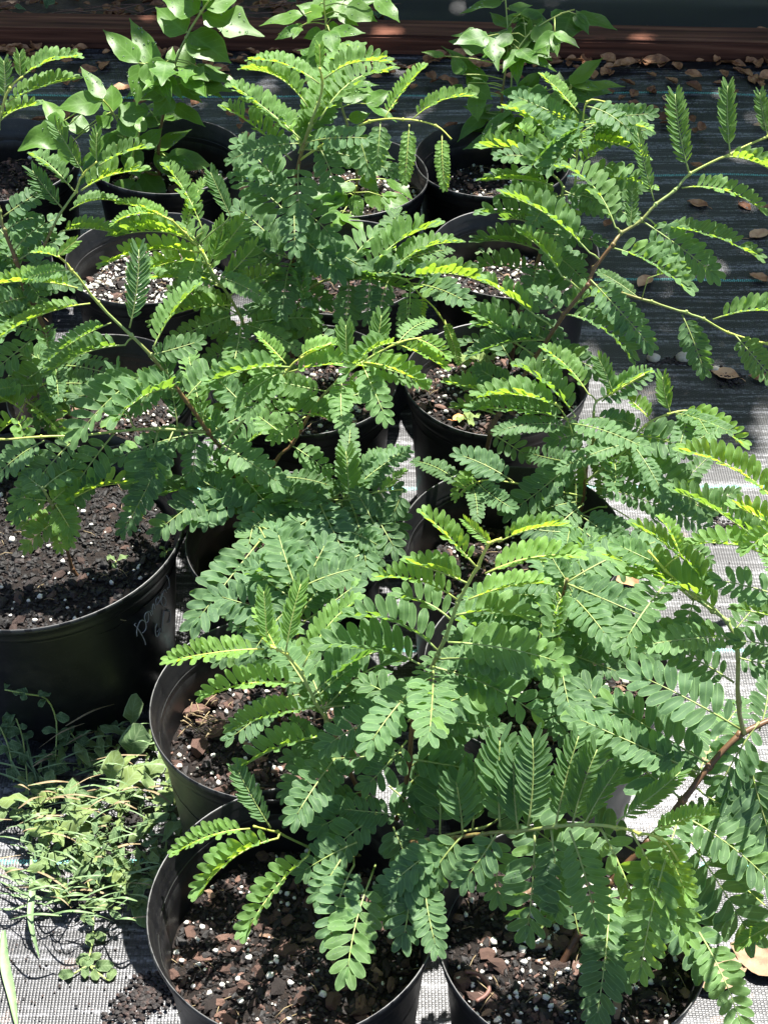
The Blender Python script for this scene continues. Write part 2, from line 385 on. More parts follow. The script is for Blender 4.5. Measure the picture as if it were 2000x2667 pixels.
WT = [leaf_template('spoon', .5, 7, fold=.2, bend=.15, wave=.6, seed=4), leaf_template('oblong', .6, 6, fold=.15, bend=.2, cup=.3, wave=.8, seed=5), leaf_template('ovate', .4, 7, fold=.2, bend=.2, wave=.5, seed=6)]
WM = [tmesh('weed_leaf', t, [M['weed'], M['water']]) for t in WT]

def basis(a, n):
    a = a.normalized(); n = (n - a*n.dot(a))
    n = n.normalized() if n.length > 1e-6 else a.orthogonal().normalized()
    b = n.cross(a)
    return Matrix(((a.x, b.x, n.x), (a.y, b.y, n.y), (a.z, b.z, n.z)))

# ------------------------------------------------------------------ feather-leaved saplings
ALLFR = []
class Plant:
    def __init__(s, name, base, label, soil_z, group='feather-leaved saplings in the nursery pots', cat='sapling', zbase=None):
        s.base = P(base[0], base[1], soil_z); s.root = empty(name, s.base, label, cat, group)
        s.lines = []; s.fr = []; s.nb = 0; s.leafl = 300
    def stem(s, pts, dy=(0, 0), r=(.004, .0015), youth=(0, 1), name=None, sz=None):
        """pts on the print; first point given as base unless another line is near"""
        Y0 = s.base.y; n = len(pts); out = []
        for i, (x, y) in enumerate(pts):
            t = i/(n-1); out.append(V(x, y, Y0+dy[0]+(dy[1]-dy[0])*t))
        if not s.lines: out[0] = s.base.copy() - Vector((0, 0, .01))
        else:
            q, _, _ = s.near(*pts[0]); out[0] = q
        # small natural kinks
        for i in range(1, n-1): out[i] += Vector([random.uniform(-.002, .002) for _ in range(3)])
        sp = smooth_poly(out, 4); m = len(sp)
        for i in range(1, m-1):
            if i % 4 == 0: sp[i] = sp[i]+Vector([random.uniform(-.0012, .0012) for _ in range(3)])
        rr = [.85*(r[0]+(r[1]-r[0])*(i/(m-1))**.8) + (.0005 if i % 4 == 0 else 0) for i in range(m)]
        yy = [youth[0]+(youth[1]-youth[0])*(i/(m-1))**1.5 for i in range(m)]
        mb = MB(); tube(mb, [p-s.base for p in sp], rr, 7, yy)
        # nodes and stipules
        for i in range(4, m-1, 4):
            b, bf = blob(rr[i]*1.3, 5, 4, (1, 1, 1.2), .2); mb.add(b+np.array(sp[i]-s.base), bf, at=np.full(len(b), min(1, yy[i]+.05)))
        me = mb.mesh(name or ('stem' if not s.lines else 'branch'), [M['stem']], 'youth')
        ob(name or ('stem' if not s.lines else 'branch'), me, s.root)
        s.lines.append((sp, [px(p) for p in sp], yy))
    def near(s, x, y):
        best = None
        for sp, pp, yy in s.lines:
            for i in range(len(sp)-1):
                ax, ay = pp[i]; bx, by = pp[i+1]; dx, dy = bx-ax, by-ay; L = dx*dx+dy*dy
                t = 0 if L < 1e-9 else max(0, min(1, ((x-ax)*dx+(y-ay)*dy)/L))
                d = math.hypot(x-ax-dx*t, y-ay-dy*t)
                if best is None or d < best[0]: best = (d, sp[i].lerp(sp[i+1], t), yy[i])
        return best[1], best[0], best[2]
    def F(s, bx, by, tx, ty, wd, kind='v', age=None, kz=None):
        q, d, yo = s.near(bx, by)
        b = V(bx, by, q.y) if d > 3 else q
        if b.z < .30: b = P(bx, by, .30)
        if kz is None: kz = {'v': .45, 'f': .75 if ty > by else .45, 'e': .85, 'd': .55}[kind]
        mp = m_per_px(b)
        zt = b.z - kz*(ty-by)*mp
        zt = max(zt, .285); t = P(tx, ty, zt)
        if age is None: age = {'v': .45, 'f': .1, 'e': .3, 'd': 0.0}[kind]
        if kind == 'v': age = min(1.05, age*1.1+.12)
        s.fr.append((q, b, t, wd*mp, kind, age, (b-q).length > .012))
    def fill(s, n, lmin=.09, lmax=.14, w=.038, tmin=.15, tmax=.85, down=.35, age=0.0, li=None):
        lines = s.lines if li is None else [s.lines[i] for i in li]
        for _ in range(n):
            sp, pp, yy = random.choice(lines); i = int(random.uniform(tmin, tmax)*(len(sp)-1)); q = sp[i]
            az = random.uniform(0, 2*math.pi); L = random.uniform(lmin, lmax)
            el = random.uniform(-down, .35)
            t = q + Vector((math.cos(az)*math.cos(el), math.sin(az)*math.cos(el), math.sin(el)))*L
            if q.z < .25: q = q+Vector((0, 0, .04))
            if t.z < .27: t.z = .27+random.random()*.04
            s.fr.append((q, q, t, w*random.uniform(.75, 1.15), random.choice('ddfv'), age+random.uniform(0, .15), False))
    def build(s):
        s.fr.sort(key=lambda f: -f[3]*(f[2]-f[1]).length/depth(f[1])**2)
        for f in s.fr: s._frond(*f)
    def _frond(s, q, b, t, wm, kind, age, petiole):
        rs = random
        Lv = t-b; L = Lv.length
        if L < .012: return
        T0 = Lv.normalized(); up = Vector((0, 0, 1)); tocam = (C0-b).normalized()
        nrm = {'v': up*.97+tocam*.03, 'f': up*.35+tocam*.65, 'e': up*.2+tocam*.8, 'd': up*.6+tocam*.4}[kind]
        nrm = nrm + Vector([rs.uniform(-.16, .16) for _ in range(3)])
        n0 = (nrm - T0*nrm.dot(T0)).normalized()
        arch = {'v': .10, 'f': .07, 'e': .02, 'd': .07}[kind]*rs.uniform(.5, 1.4)
        ctrl = b.lerp(t, .5) + n0*arch*L*2 + T0.cross(n0)*L*rs.uniform(-.07, .07)
        def cu(u): return b*(1-u)**2 + ctrl*2*u*(1-u) + t*u*u
        def ct(u): return ((ctrl-b)*(1-u) + (t-ctrl)*u).normalized()
        fold, sweep, twist, ll, asp = {'v': (R(48), R(62), 0, wm*.80, .36), 'f': (R(12), R(65), 0, wm*.62, .42), 'e': (R(16), R(42), R(30), wm*.74, .26), 'd': (R(4), R(70), 0, wm*.58, .47)}[kind]
        fold *= rs.uniform(.6, 1.3); sweep += R(rs.uniform(-5, 5))
        ped = .10 if L > .04 else .05
        spacing = ll*asp*(.86 if kind != 'e' else .75)
        npair = max(5, min(17, int(L*(1-ped)/max(spacing, .002))))
        frond_c = (min(1, max(0, age+rs.uniform(-.06, .1))), rs.uniform(.1, .85), 0, 1)
        mb = MB()
        pts = [cu(i/8) for i in range(9)]
        if petiole: pts = [q, q.lerp(b, .5)+Vector((0, 0, .002))]+pts
        yo = .56+.28*age
        tube(mb, [p-b for p in pts], [.0011*max(.7, min(1.2, ll/.02))*(1-.6*i/len(pts)) for i in range(len(pts))], 5, yo, mi=2)
        fo = None
        if s.leafl > 0: single = True
        else: single = False
        items = []
        bend_all = rs.uniform(-.1, .1)
        for k in range(npair):
            u = ped+(1-ped)*(k+.5)/npair*.98
            env = (.78+.22*math.sin(math.pi*min(1, (k+1.2)/npair*.95)))
            if k == 0: env *= .8
            for sd in (-1, 1):
                if rs.random() < .012: continue
                p = cu(min(1, u+sd*.004)); T = ct(u); n = (n0 - T*n0.dot(T)).normalized(); side = T.cross(n)*sd
                sw = sweep*(1-.42*max(0, (u-.6)/.4)**1.3)+R(rs.uniform(-5, 5)); fd = fold+R(rs.uniform(-7, 7))+bend_all*(u-.5)
                a = T*math.cos(sw) + (side*math.cos(fd)+n*math.sin(fd))*math.sin(sw)
                nn = n*math.cos(fd) - side*math.sin(fd)
                nn = (nn - a*nn.dot(a)).normalized()
                tw = twist*sd*-1 + R(rs.uniform(-9, 9))
                if tw: nn = Matrix.Rotation(tw, 3, a) @ nn
                sc = ll*env*rs.uniform(.92, 1.06)
                m3 = basis(a, nn)
                m3 = m3 @ Matrix.Diagonal((sc, sc*rs.uniform(.9, 1.08)*(1 if kind == 'e' else asp/.44), sc))
                items.append((m3, p-b, kind == 'e'))
        if kind != 'e' and True:      # terminal pair closes the tip
            T = ct(1); n = (n0 - T*n0.dot(T)).normalized(); side = T.cross(n)
            for sd in (-1, 1):
                a = T*math.cos(R(20))+side*sd*math.sin(R(20))*math.cos(fold)+n*math.sin(fold)*math.sin(R(20))
                items.append((basis(a, n) @ Matrix.Diagonal((ll*.8, ll*.72, ll*.8)), t-b, False))
        if not single:
            for m3, p, nar in items:
                vs, fs, uv, mi = rs.choice(LTN if nar else LT[:3])
                vv = vs @ np.array(m3).T + np.array(p)
                n1 = len(mb.f); mb.add(vv, fs, uv)
                mb.mi[n1:] = mi
        me = mb.mesh('frond', [M['leaflet'], M['water'], M['stem']], 'youth')
        fo = ob('frond', me, s.root, b-s.base); fo.color = frond_c
        if single:
            for m3, p, nar in items:
                o = bpy.data.objects.new('leaflet', rs.choice(LMN if nar else LM)); COL.objects.link(o)
                o.parent = fo; m4 = m3.to_4x4(); m4.translation = p; o.matrix_basis = m4
                o.color = (min(1, max(0, frond_c[0]+rs.uniform(-.08, .12)+(.6 if rs.random() < .025 else 0))), min(1, max(0, frond_c[1]+rs.uniform(-.3, .3))), 0, 1)
            s.leafl -= len(items)

# ================================================================== SETTING
def struct(name, me, **k): return tag(ob(name, me, **k), kind='structure')
def sheet(name, x0, x1, y0, y1, z, m, nx=1, ny=1, zf=None):
    vs = []; fs = []
    for j in range(ny+1):
        for i in range(nx+1):
            x = x0+(x1-x0)*i/nx; y = y0+(y1-y0)*j/ny; vs.append((x, y, z+(zf(x, y) if zf else 0)))
    for j in range(ny):
        for i in range(nx):
            a = j*(nx+1)+i; fs.append([a, a+1, a+nx+2, a+nx+1])
    mb = MB(); mb.add(vs, fs); return struct(name, mb.mesh(name, [m]))
sheet('ground', -60, 60, -60, 120, -.03, M['dirt'])
def fz(x, y): return .006*noise.noise(Vector((x*1.2, y*11, 8)))+.009*noise.noise(Vector((x*2.2, y*5, 0))) + .0018*noise.noise(Vector((x*9, y*14, 3)))
sheet('weed_barrier_fabric', -3.2, 3.2, -.8, 3.60, 0, M['fabric'], 160, 130, fz)
def bz(x, y):
    t = (y-3.62)/.34
    return .05*max(0, math.sin(math.pi*min(1, max(0, t))))**.7 + .006*noise.noise(Vector((x*3, y*22, 1)))
LIT0 = P(0, 20, 0).y
sheet('black_sheet_ground', .0, 3.2, 3.615, 3.99, .0, M['plastic_sheet'], 90, 24, bz)
sheet('litter_bed_ground', -3.2, .0, 3.612, 4.6, -.004, M['dirt'], 40, 20, lambda x, y: .01*noise.noise(Vector((x*9, y*9, 5))))
def beam(name, pa, pb, wdt, h, label):
    r = empty(name, (pa+pb)/2, label, 'timber')
    d = (pb-pa); L = d.length; bm = bmesh.new(); bmesh.ops.create_cube(bm, size=1)
    for v in bm.verts: v.co = Vector((v.co.x*L, v.co.y*wdt, (v.co.z+.5)*h))
    bmesh.ops.bevel(bm, geom=bm.edges[:], offset=.005, segments=2, affect='EDGES')
    bmesh.ops.subdivide_edges(bm, edges=[e for e in bm.edges if e.calc_length() > L*.8], cuts=60)
    for v in bm.verts: v.co += Vector((0, .002*noise.noise(v.co*3), .002*noise.noise(v.co*4+Vector((5, 0, 0)))))
    me = bpy.data.meshes.new('plank'); bm.to_mesh(me); bm.free(); me.materials.append(M['wood'])
    o = ob('plank', me, r); o.rotation_euler = (0, 0, math.atan2(d.y, d.x)); return r
pa = P(-60, 101, 0); pb = P(1720, 139, 0)
dv = (pb-pa).normalized()
beam('timber_edging', pa-dv*1.2+Vector((0, .045, 0)), pb+dv*1.2+Vector((0, .045, 0)), .088, .05, 'long reddish brown stained timber edging beam behind the rear pots')
beam('timber_edging', Vector((.0, 4.08, .01)), Vector((3.2, 4.03, .01)), .088, .06, 'reddish timber beam beyond the bulging black sheet at the top edge')

# ------------------------------------------------------------------ pots
def prof(Rr, H):
    return [(.0, .004, 0), (.78*Rr, .004, 0), (.80*Rr, 0, 0), (.815*Rr, .006, 0), (.86*Rr, H*.35, 0), (.925*Rr, H-.036, 0), (.93*Rr, H-.034, 0), (.965*Rr, H-.031, 0), (.972*Rr, H-.024, 0),
            (.978*Rr, H-.012, 0), (.992*Rr, H-.010, .2), (1.0*Rr, H-.006, .2), (.998*Rr, H-.001, 1), (.992*Rr, H, 1), (.984*Rr, H-.002, .1), (.970*Rr, H-.012, 0), (.962*Rr, H-.014, .1),
            (.955*Rr, H-.024, 0), (.938*Rr, H-.027, .1), (.932*Rr, H-.040, 0), (.918*Rr, H-.043, .2), (.905*Rr, H-.06, 0), (.84*Rr, H*.35, 0), (.77*Rr, .012, 0), (0, .010, 0)]
def rin(Rr, H, z): return Rr*(.77+(.905-.77)*min(1, z/(H-.06)))
CHIPS = []
for k in range(8):
    b, bf = blob(1, random.choice((5, 6, 7)), 4, (1, random.uniform(.3, .8), random.uniform(.2, .45)), .42)
    mb = MB(); mb.add(b, bf, at=np.full(len(b), [.15, .3, .45, .5, .62, .7, .8, .95][k])); CHIPS.append(mb.mesh('bark_chip', [M['chip']], 'tint', False))
POTS = {}
def pot(key, cx, cy, D, H, sd, label, nind=0, dens=1.0, perl=1.0, bark=1.0, tilt=0.0, dark=0.0):
    c = P(cx, cy, H); c.z = 0; Rr = D/2
    r = empty('nursery_pot', c, label, 'plant pot', 'black plastic nursery pots standing on the fabric')
    if tilt: r.rotation_euler = (tilt, 0, 0)
    pf = prof(Rr, H); S = 84; vs = []; at = []; ph = random.uniform(0, 6); e1 = random.uniform(.003, .010)
    for (rr, z, wv) in pf:
        for k in range(S):
            a = 2*math.pi*k/S; q = rr*(1+e1*math.cos(2*a+ph)*(z/H)+.0015*math.sin(5*a+ph))
            if .01 < z < H-.037 and (k % 21) in (0, 1) : q -= .0025
            vs.append((q*math.cos(a), q*math.sin(a), z+(.0015*math.sin(3*a+ph) if z > H*.6 else 0))); at.append(wv)
    fs = [[i*S+k, i*S+(k+1) % S, (i+1)*S+(k+1) % S, (i+1)*S+k] for i in range(6, 10) for k in range(S)]
    lipA = [[i*S+k, i*S+(k+1) % S, (i+1)*S+(k+1) % S, (i+1)*S+k] for i in range(6, 19) for k in range(S)]
    wall = [[i*S+k, i*S+(k+1) % S, (i+1)*S+(k+1) % S, (i+1)*S+k] for i in list(range(0, 6))+list(range(19, len(pf)-1)) for k in range(S)]
    mb = MB(); mb.add(vs, wall, at=at); ob('pot_wall', mb.mesh('pot_wall', [M['pot']], 'wear'), r)
    mb = MB(); mb.add(vs, lipA, at=at); ob('rim', mb.mesh('rim', [M['pot']], 'wear'), r)
    # soil
    sz = H-sd; Rs = rin(Rr, H, sz)+.002; nr, ns = 26, 64; vs = [(0, 0, sz)]; seed = random.uniform(0, 99)
    def sh(x, y):
        d = math.hypot(x, y)/Rs
        return sz+.010*noise.noise(Vector((x*9, y*9, seed)))+.005*noise.noise(Vector((x*40, y*40, seed)))+.003*noise.noise(Vector((x*120, y*120, seed)))+.008*(1-d*d)
    for j in range(1, nr+1):
        for i in range(ns):
            a = 2*math.pi*i/ns; x, y = Rs*j/nr*math.cos(a), Rs*j/nr*math.sin(a); vs.append((x, y, sh(x, y)))
    fs = [[0, 1+i, 1+(i+1) % ns] for i in range(ns)]
    for j in range(nr-1):
        for i in range(ns):
            a = 1+j*ns+i; b = 1+j*ns+(i+1) % ns; fs.append([a, a+ns, b+ns, b])
    mb = MB(); mb.add(vs, fs); ob('soil', mb.mesh('soil', [M['soil']]), r)
    area = math.pi*Rs*Rs/.05
    def place(scale, tilt=.5):
        a = random.uniform(0, 2*math.pi); d = Rs*math.sqrt(random.random())*.97; x, y = d*math.cos(a), d*math.sin(a)
        m = Matrix.Rotation(random.uniform(0, 6.28), 3, 'Z') @ Matrix.Rotation(random.uniform(-tilt, tilt), 3, 'X') @ Matrix.Rotation(random.uniform(-tilt, tilt), 3, 'Y')
        return m, Vector((x, y, sh(x, y)+scale*.18)), scale
    mb = MB()
    for _ in range(int(1900*area*dens)):
        s_ = random.uniform(.001, .0055)*(1+.8*(random.random() < .12)); m, p, s_ = place(s_, .7)
        b, bf = blob(s_, 4, 3, (1, random.uniform(.3, .8), random.uniform(.25, .6)), .35)
        tn = random.random()**1.9*.78*bark-dark
        mb.add(b @ np.array(m).T + np.array(p), bf, at=np.full(len(b), tn))
    tag(ob('bark_crumbs', mb.mesh('bark_crumbs', [M['chip']], 'tint', False), r), kind='stuff')
    mb = MB()
    for _ in range(int(150*area*perl)):
        s_ = random.choice((.0012, .0016, .002, .003, .0036)); m, p, s_ = place(s_)
        b, bf = blob(s_*random.uniform(.75, 1.5), 5, 4, (1, random.uniform(.6, 1), random.uniform(.6, .9)), .38); mb.add(b @ np.array(m).T + np.array(p)+np.array([0, 0, s_*.7+.0012]), bf)
    if mb.n: tag(ob('perlite_grains', mb.mesh('perlite_grains', [M['perlite']]), r), kind='stuff')
    for _ in range(nind):
        s_ = random.uniform(.0055, .013); m, p, s_ = place(s_, .35)
        k = random.choice((1, 2, 3, 4, 4, 5, 5, 6, 6, 7)) if bark > .8 else random.choice((0, 1, 2, 3, 4))
        o = ob('bark_chip', CHIPS[k], r); m4 = (m @ Matrix.Scale(s_, 3)).to_4x4(); m4.translation = p; o.matrix_basis = m4
    mb = MB()
    for _ in range(int(34*dens)):
        m, p, s_ = place(.01); d = m @ Vector((1, 0, 0)); L = random.uniform(.01, .03)
        tube(mb, [p, p+d*L*.5+Vector((0, 0, random.uniform(.001, .006))), p+d*L], .0005, 4)
    tag(ob('straw_bits', mb.mesh('straw_bits', [M['straw']]), r), kind='stuff')
    POTS[key] = (r, c, Rr, H, sz, sh); return r
pot('A', 634, 1955, .312, .27, .095, 'open pot at the front left with bare bark soil showing, second from the bottom edge', 110, 1.3)
pot('B', 1236, 2010, .285, .265, .05, 'front right pot holding white perlite speckled soil and a curved red twig', 90, 1.3, 1.7)
pot('C', 78, 1127, .402, .262, .06, 'largest squat pot with silver handwriting on its side, at the left edge', 70, 1.3, .35, .7, 0, .12)
pot('D', 584, 1520, .288, .27, .09, 'pot with pink bark lumps and dry straw standing above the pulled weeds', 50)
pot('I', 1180, 1440, .30, .26, .08, 'shaded pot right of the pot with pink bark lumps, nearly covered by leaves', 40)
pot('E', 620, 1163, .272, .26, .09, 'middle pot right of the handwritten pot, under the long leaning branch', 30)
pot('H', 1108, 1160, .298, .26, .10, 'pot right of centre whose dark back wall shows three inner steps', 30)
pot('J', 219, 838, .28, .26, .085, 'pot behind the handwritten pot, sunlit bark and perlite inside', 50, 1.2, 1.5)
pot('F', 657, 815, .28, .26, .06, 'centre pot with the tallest upright sapling and sunlit soil', 50, 1.2, 1.3)
pot('G', 1072, 812, .28, .26, .055, 'pot beside the centre pot with an orange leaf on its soil', 50, 1.2, 1.1)
pot('K', 326, 553, .28, .26, .07, 'pot filled with the whitest perlite, below the glossy shrub', 30, 1.2, 4.5)
pot('Q', 741, 572, .28, .26, .085, 'dark shaded pot behind the centre pot', 20, 1, .4)
pot('P', 1110, 543, .28, .26, .085, 'pot with clover sprouts, behind the pot with the orange leaf', 30, 1, 2)
pot('L', 360, 332, .28, .26, .085, 'rear pot with the tall glossy leaved shrub', 20, 1, .8)
pot('N', 755, 378, .28, .26, .06, 'rear middle pot with drooping glossy leaves over its soil', 20, 1, 2)
pot('O', 1064, 340, .28, .26, .085, 'rear pot in tree shade with the dark climbing shrub', 20, 1, 1)
pot('M', -8, 340, .30, .26, .08, 'far rear pot at the left edge with reddish bare soil', 30, 1, .1)
pot('R', -75, 580, .28, .26, .08, 'pot cut off by the left edge below the reddish soil pot', 10, 1, .3)

# handwriting on the big pot (marker strokes lie on the plastic)
def on_wall(x, y, key='C', off=.0008):
    r_, c, Rr, H, sz, sh = POTS[key]; d = ray(x, y); lo = None
    for i in range(3000):
        t = 1.0+i*.0006; p = C0+d*t
        if p.z > H-.037: continue
        zz = max(0, p.z)
        rr = Rr*(.86+(.925-.86)*(zz-H*.35)/(H-.036-H*.35)) if zz > H*.35 else Rr*(.815+(.86-.815)*zz/(H*.35))
        if (Vector((p.x, p.y, 0))-c).length <= rr+off: return p - c
    return None
def W(x, y): return ((320+x*160/1539)*.8295, (1470+y*230/2212)*.8295)
STROKES = [[(330, 1475), (290, 1515), (370, 1600), (450, 1720), (520, 1850), (560, 1950), (570, 2010)],
           [(355, 1800), (350, 1680), (380, 1540), (430, 1430), (500, 1400), (560, 1440), (585, 1540), (570, 1630), (530, 1690), (490, 1715)],
           [(575, 1440), (545, 1350), (555, 1260), (600, 1200), (640, 1230), (650, 1320), (635, 1420), (600, 1460), (570, 1440)],
           [(600, 1200), (650, 1180), (690, 1210), (715, 1290)], [(690, 1160), (725, 1170), (750, 1245)],
           [(745, 1180), (740, 1090), (765, 990), (790, 1050), (800, 1110)],
           [(905, 860), (890, 815), (850, 850), (828, 920), (840, 1015), (900, 950), (950, 850), (980, 720)],
           [(1000, 790), (965, 870), (975, 980), (1030, 1055), (1070, 1000), (1080, 900), (1040, 810), (995, 790), (1010, 700), (1060, 630), (1095, 705)],
           [(1125, 625), (1125, 575), (1160, 580), (1165, 470), (1140, 350), (1095, 280)],
           [(855, 1490), (820, 1600), (820, 1720), (860, 1815), (920, 1700), (935, 1600), (860, 1690)], [(1040, 1160), (1005, 1400), (990, 1700)],
           [(1105, 1190), (1140, 1120), (1150, 1190), (1190, 1180), (1195, 1300), (1165, 1450), (1130, 1455)]]
mb = MB()
for st in STROKES:
    pts = [on_wall(*W(x, y)) for x, y in st]; pts = [p for p in pts if p is not None]
    if len(pts) > 2: tube(mb, smooth_poly(pts, 4), .0007, 5)
if mb.n: ob('handwriting', mb.mesh('handwriting', [M['marker']]), POTS['C'][0])

# ================================================================== SAPLINGS
def SZ(k): return POTS[k][4]+.004
# --- A : front left pot, many arching fronds
a = Plant('sapling', (815, 1850), 'front sapling with two yellow green leaders rising over the pot with pink bark lumps', SZ('A'))
a.stem([(815, 1850), (850, 1790), (870, 1738), (882, 1646), (886, 1566), (902, 1526), (922, 1466), (946, 1414), (964, 1384), (992, 1300), (1028, 1224), (1060, 1180), (1084, 1164)], (0, .03), (.0042, .0016), (.1, 1))
a.stem([(815, 1850), (798, 1754), (770, 1702), (730, 1602), (710, 1562), (682, 1518), (650, 1458), (618, 1418), (586, 1398), (566, 1378)], (0, .06), (.0035, .0015), (.2, 1.1))
a.stem([(812, 1845), (740, 1850), (670, 1828), (600, 1800), (548, 1786)], (0, -.06), (.0022, .0012), (.4, 1))
a.stem([(850, 1790), (900, 1818), (984, 1811), (1040, 1803), (1110, 1796), (1200, 1791), (1265, 1781), (1330, 1791), (1380, 1801), (1430, 1816), (1465, 1860)], (-.06, -.22), (.0032, .0015), (.3, 1.1))
a.stem([(900, 1800), (1044, 1786), (1085, 1766), (1130, 1741), (1190, 1721)], (0, -.02), (.002, .001), (.5, 1))
for q in [(570, 1402, 376, 1426, 50, 'v', 1), (650, 1478, 458, 1498, 60, 'v', .6), (682, 1530, 514, 1570, 55, 'v', .45), (714, 1590, 530, 1654, 62, 'v', .3), (578, 1386, 570, 1278, 42, 'e', .6), (618, 1406, 650, 1262, 52, 'e', .6),
          (654, 1442, 762, 1302, 52, 'v', .45), (690, 1502, 758, 1445, 52, 'f'), (714, 1558, 798, 1510, 55, 'f'), (988, 1296, 832, 1248, 52, 'v', .6), (1028, 1224, 928, 1120, 58, 'v', .6), (1048, 1240, 1234, 1200, 60, 'v', .7),
          (1064, 1176, 1004, 1124, 28, 'e', .8), (1076, 1172, 1206, 1136, 48, 'v', .6), (1012, 1296, 1164, 1260, 55, 'v', .6), (968, 1388, 1200, 1428, 92, 'f', .35), (948, 1408, 780, 1330, 78, 'v', .1), (915, 1440, 722, 1395, 90, 'v', .1),
          (940, 1444, 1148, 1536, 92, 'f', .1), (908, 1548, 1068, 1572, 62, 'f', .1), (890, 1522, 714, 1606, 88, 'f', .1), (874, 1626, 705, 1640, 80, 'f'), (880, 1600, 800, 1690, 80, 'f'), (738, 1638, 630, 1706, 62, 'v', .1), (786, 1710, 634, 1766, 66, 'f'),
          (585, 1790, 512, 1661, 52, 'e', .1), (540, 1791, 390, 1836, 46, 'v', .8), (600, 1812, 442, 1915, 66, 'v', .6), (665, 1850, 540, 2000, 68, 'v', .45), (770, 1821, 660, 1880, 76, 'f'), (765, 1870, 715, 2020, 86, 'f'), (800, 1900, 752, 2090, 105, 'f', .4),
          (889, 1830, 874, 2016, 98, 'f', .05), (915, 1850, 940, 2040, 74, 'f'), (983, 1810, 830, 1924, 78, 'f', .1), (983, 1810, 906, 1900, 66, 'f', .1), (870, 1762, 744, 1749, 62, 'f'), (880, 1700, 960, 1640, 80, 'd'), (882, 1660, 980, 1600, 80, 'd'),
          (1075, 1799, 1010, 1895, 88, 'f', .1), (1155, 1795, 1140, 2000, 112, 'f', .12), (1230, 1795, 1285, 1985, 88, 'f', .15), (1297, 1790, 1390, 1998, 100, 'v', .35), (1365, 1800, 1470, 2005, 92, 'v', .5), (1415, 1810, 1480, 1930, 52, 'v', 1),
          (1263, 1780, 1335, 1660, 60, 'e', .2), (1330, 1776, 1470, 1668, 56, 'e', .45), (1407, 1800, 1530, 1760, 40, 'v', .8), (1200, 1785, 1250, 1591, 72, 'e', .1), (1140, 1786, 1150, 1596, 80, 'e', .1), (1080, 1786, 1080, 1601, 100, 'e', .1),
          (1020, 1790, 1025, 1651, 72, 'e', .1), (950, 1800, 945, 1641, 112, 'f', .05), (1440, 1850, 1385, 2090, 96, 'f', .45), (735, 1860, 690, 1930, 70, 'f'), (690, 1620, 640, 1560, 40, 'f'), (880, 1560, 980, 1500, 80, 'd'), (600, 1410, 560, 1330, 40, 'v', .8), (1000, 1805, 925, 1905, 84, 'f'), (960, 1815, 845, 1965, 92, 'f', .05), (760, 1680, 640, 1640, 82, 'f'), (800, 1720, 695, 1785, 86, 'f'), (820, 1760, 715, 1840, 82, 'f'), (840, 1700, 905, 1765, 82, 'f'),
          (870, 1700, 965, 1725, 92, 'f'), (882, 1640, 1005, 1660, 92, 'f'), (884, 1600, 1015, 1560, 92, 'f'), (850, 1790, 880, 1860, 92, 'f'), (760, 1660, 820, 1590, 82, 'f', .1), (735, 1620, 650, 1600, 62, 'f', .2), (900, 1540, 800, 1480, 86, 'f', .1), (930, 1440, 1060, 1480, 84, 'f', .1),
          (1060, 1799, 1075, 1930, 90, 'f', .1), (1190, 1793, 1200, 1960, 90, 'f', .1), (1120, 1797, 1110, 1640, 90, 'e', .1), (1235, 1790, 1290, 1620, 80, 'e', .2), (1000, 1808, 985, 1690, 90, 'e', 0), (1010, 1260, 900, 1220, 60, 'v', .5), (975, 1340, 880, 1290, 70, 'v', .2), (985, 1330, 1120, 1330, 76, 'v', .3)]:
    a.F(*q)
a.fill(12, .09, .13, .042, .25, .6, li=[0, 1])
a.build()
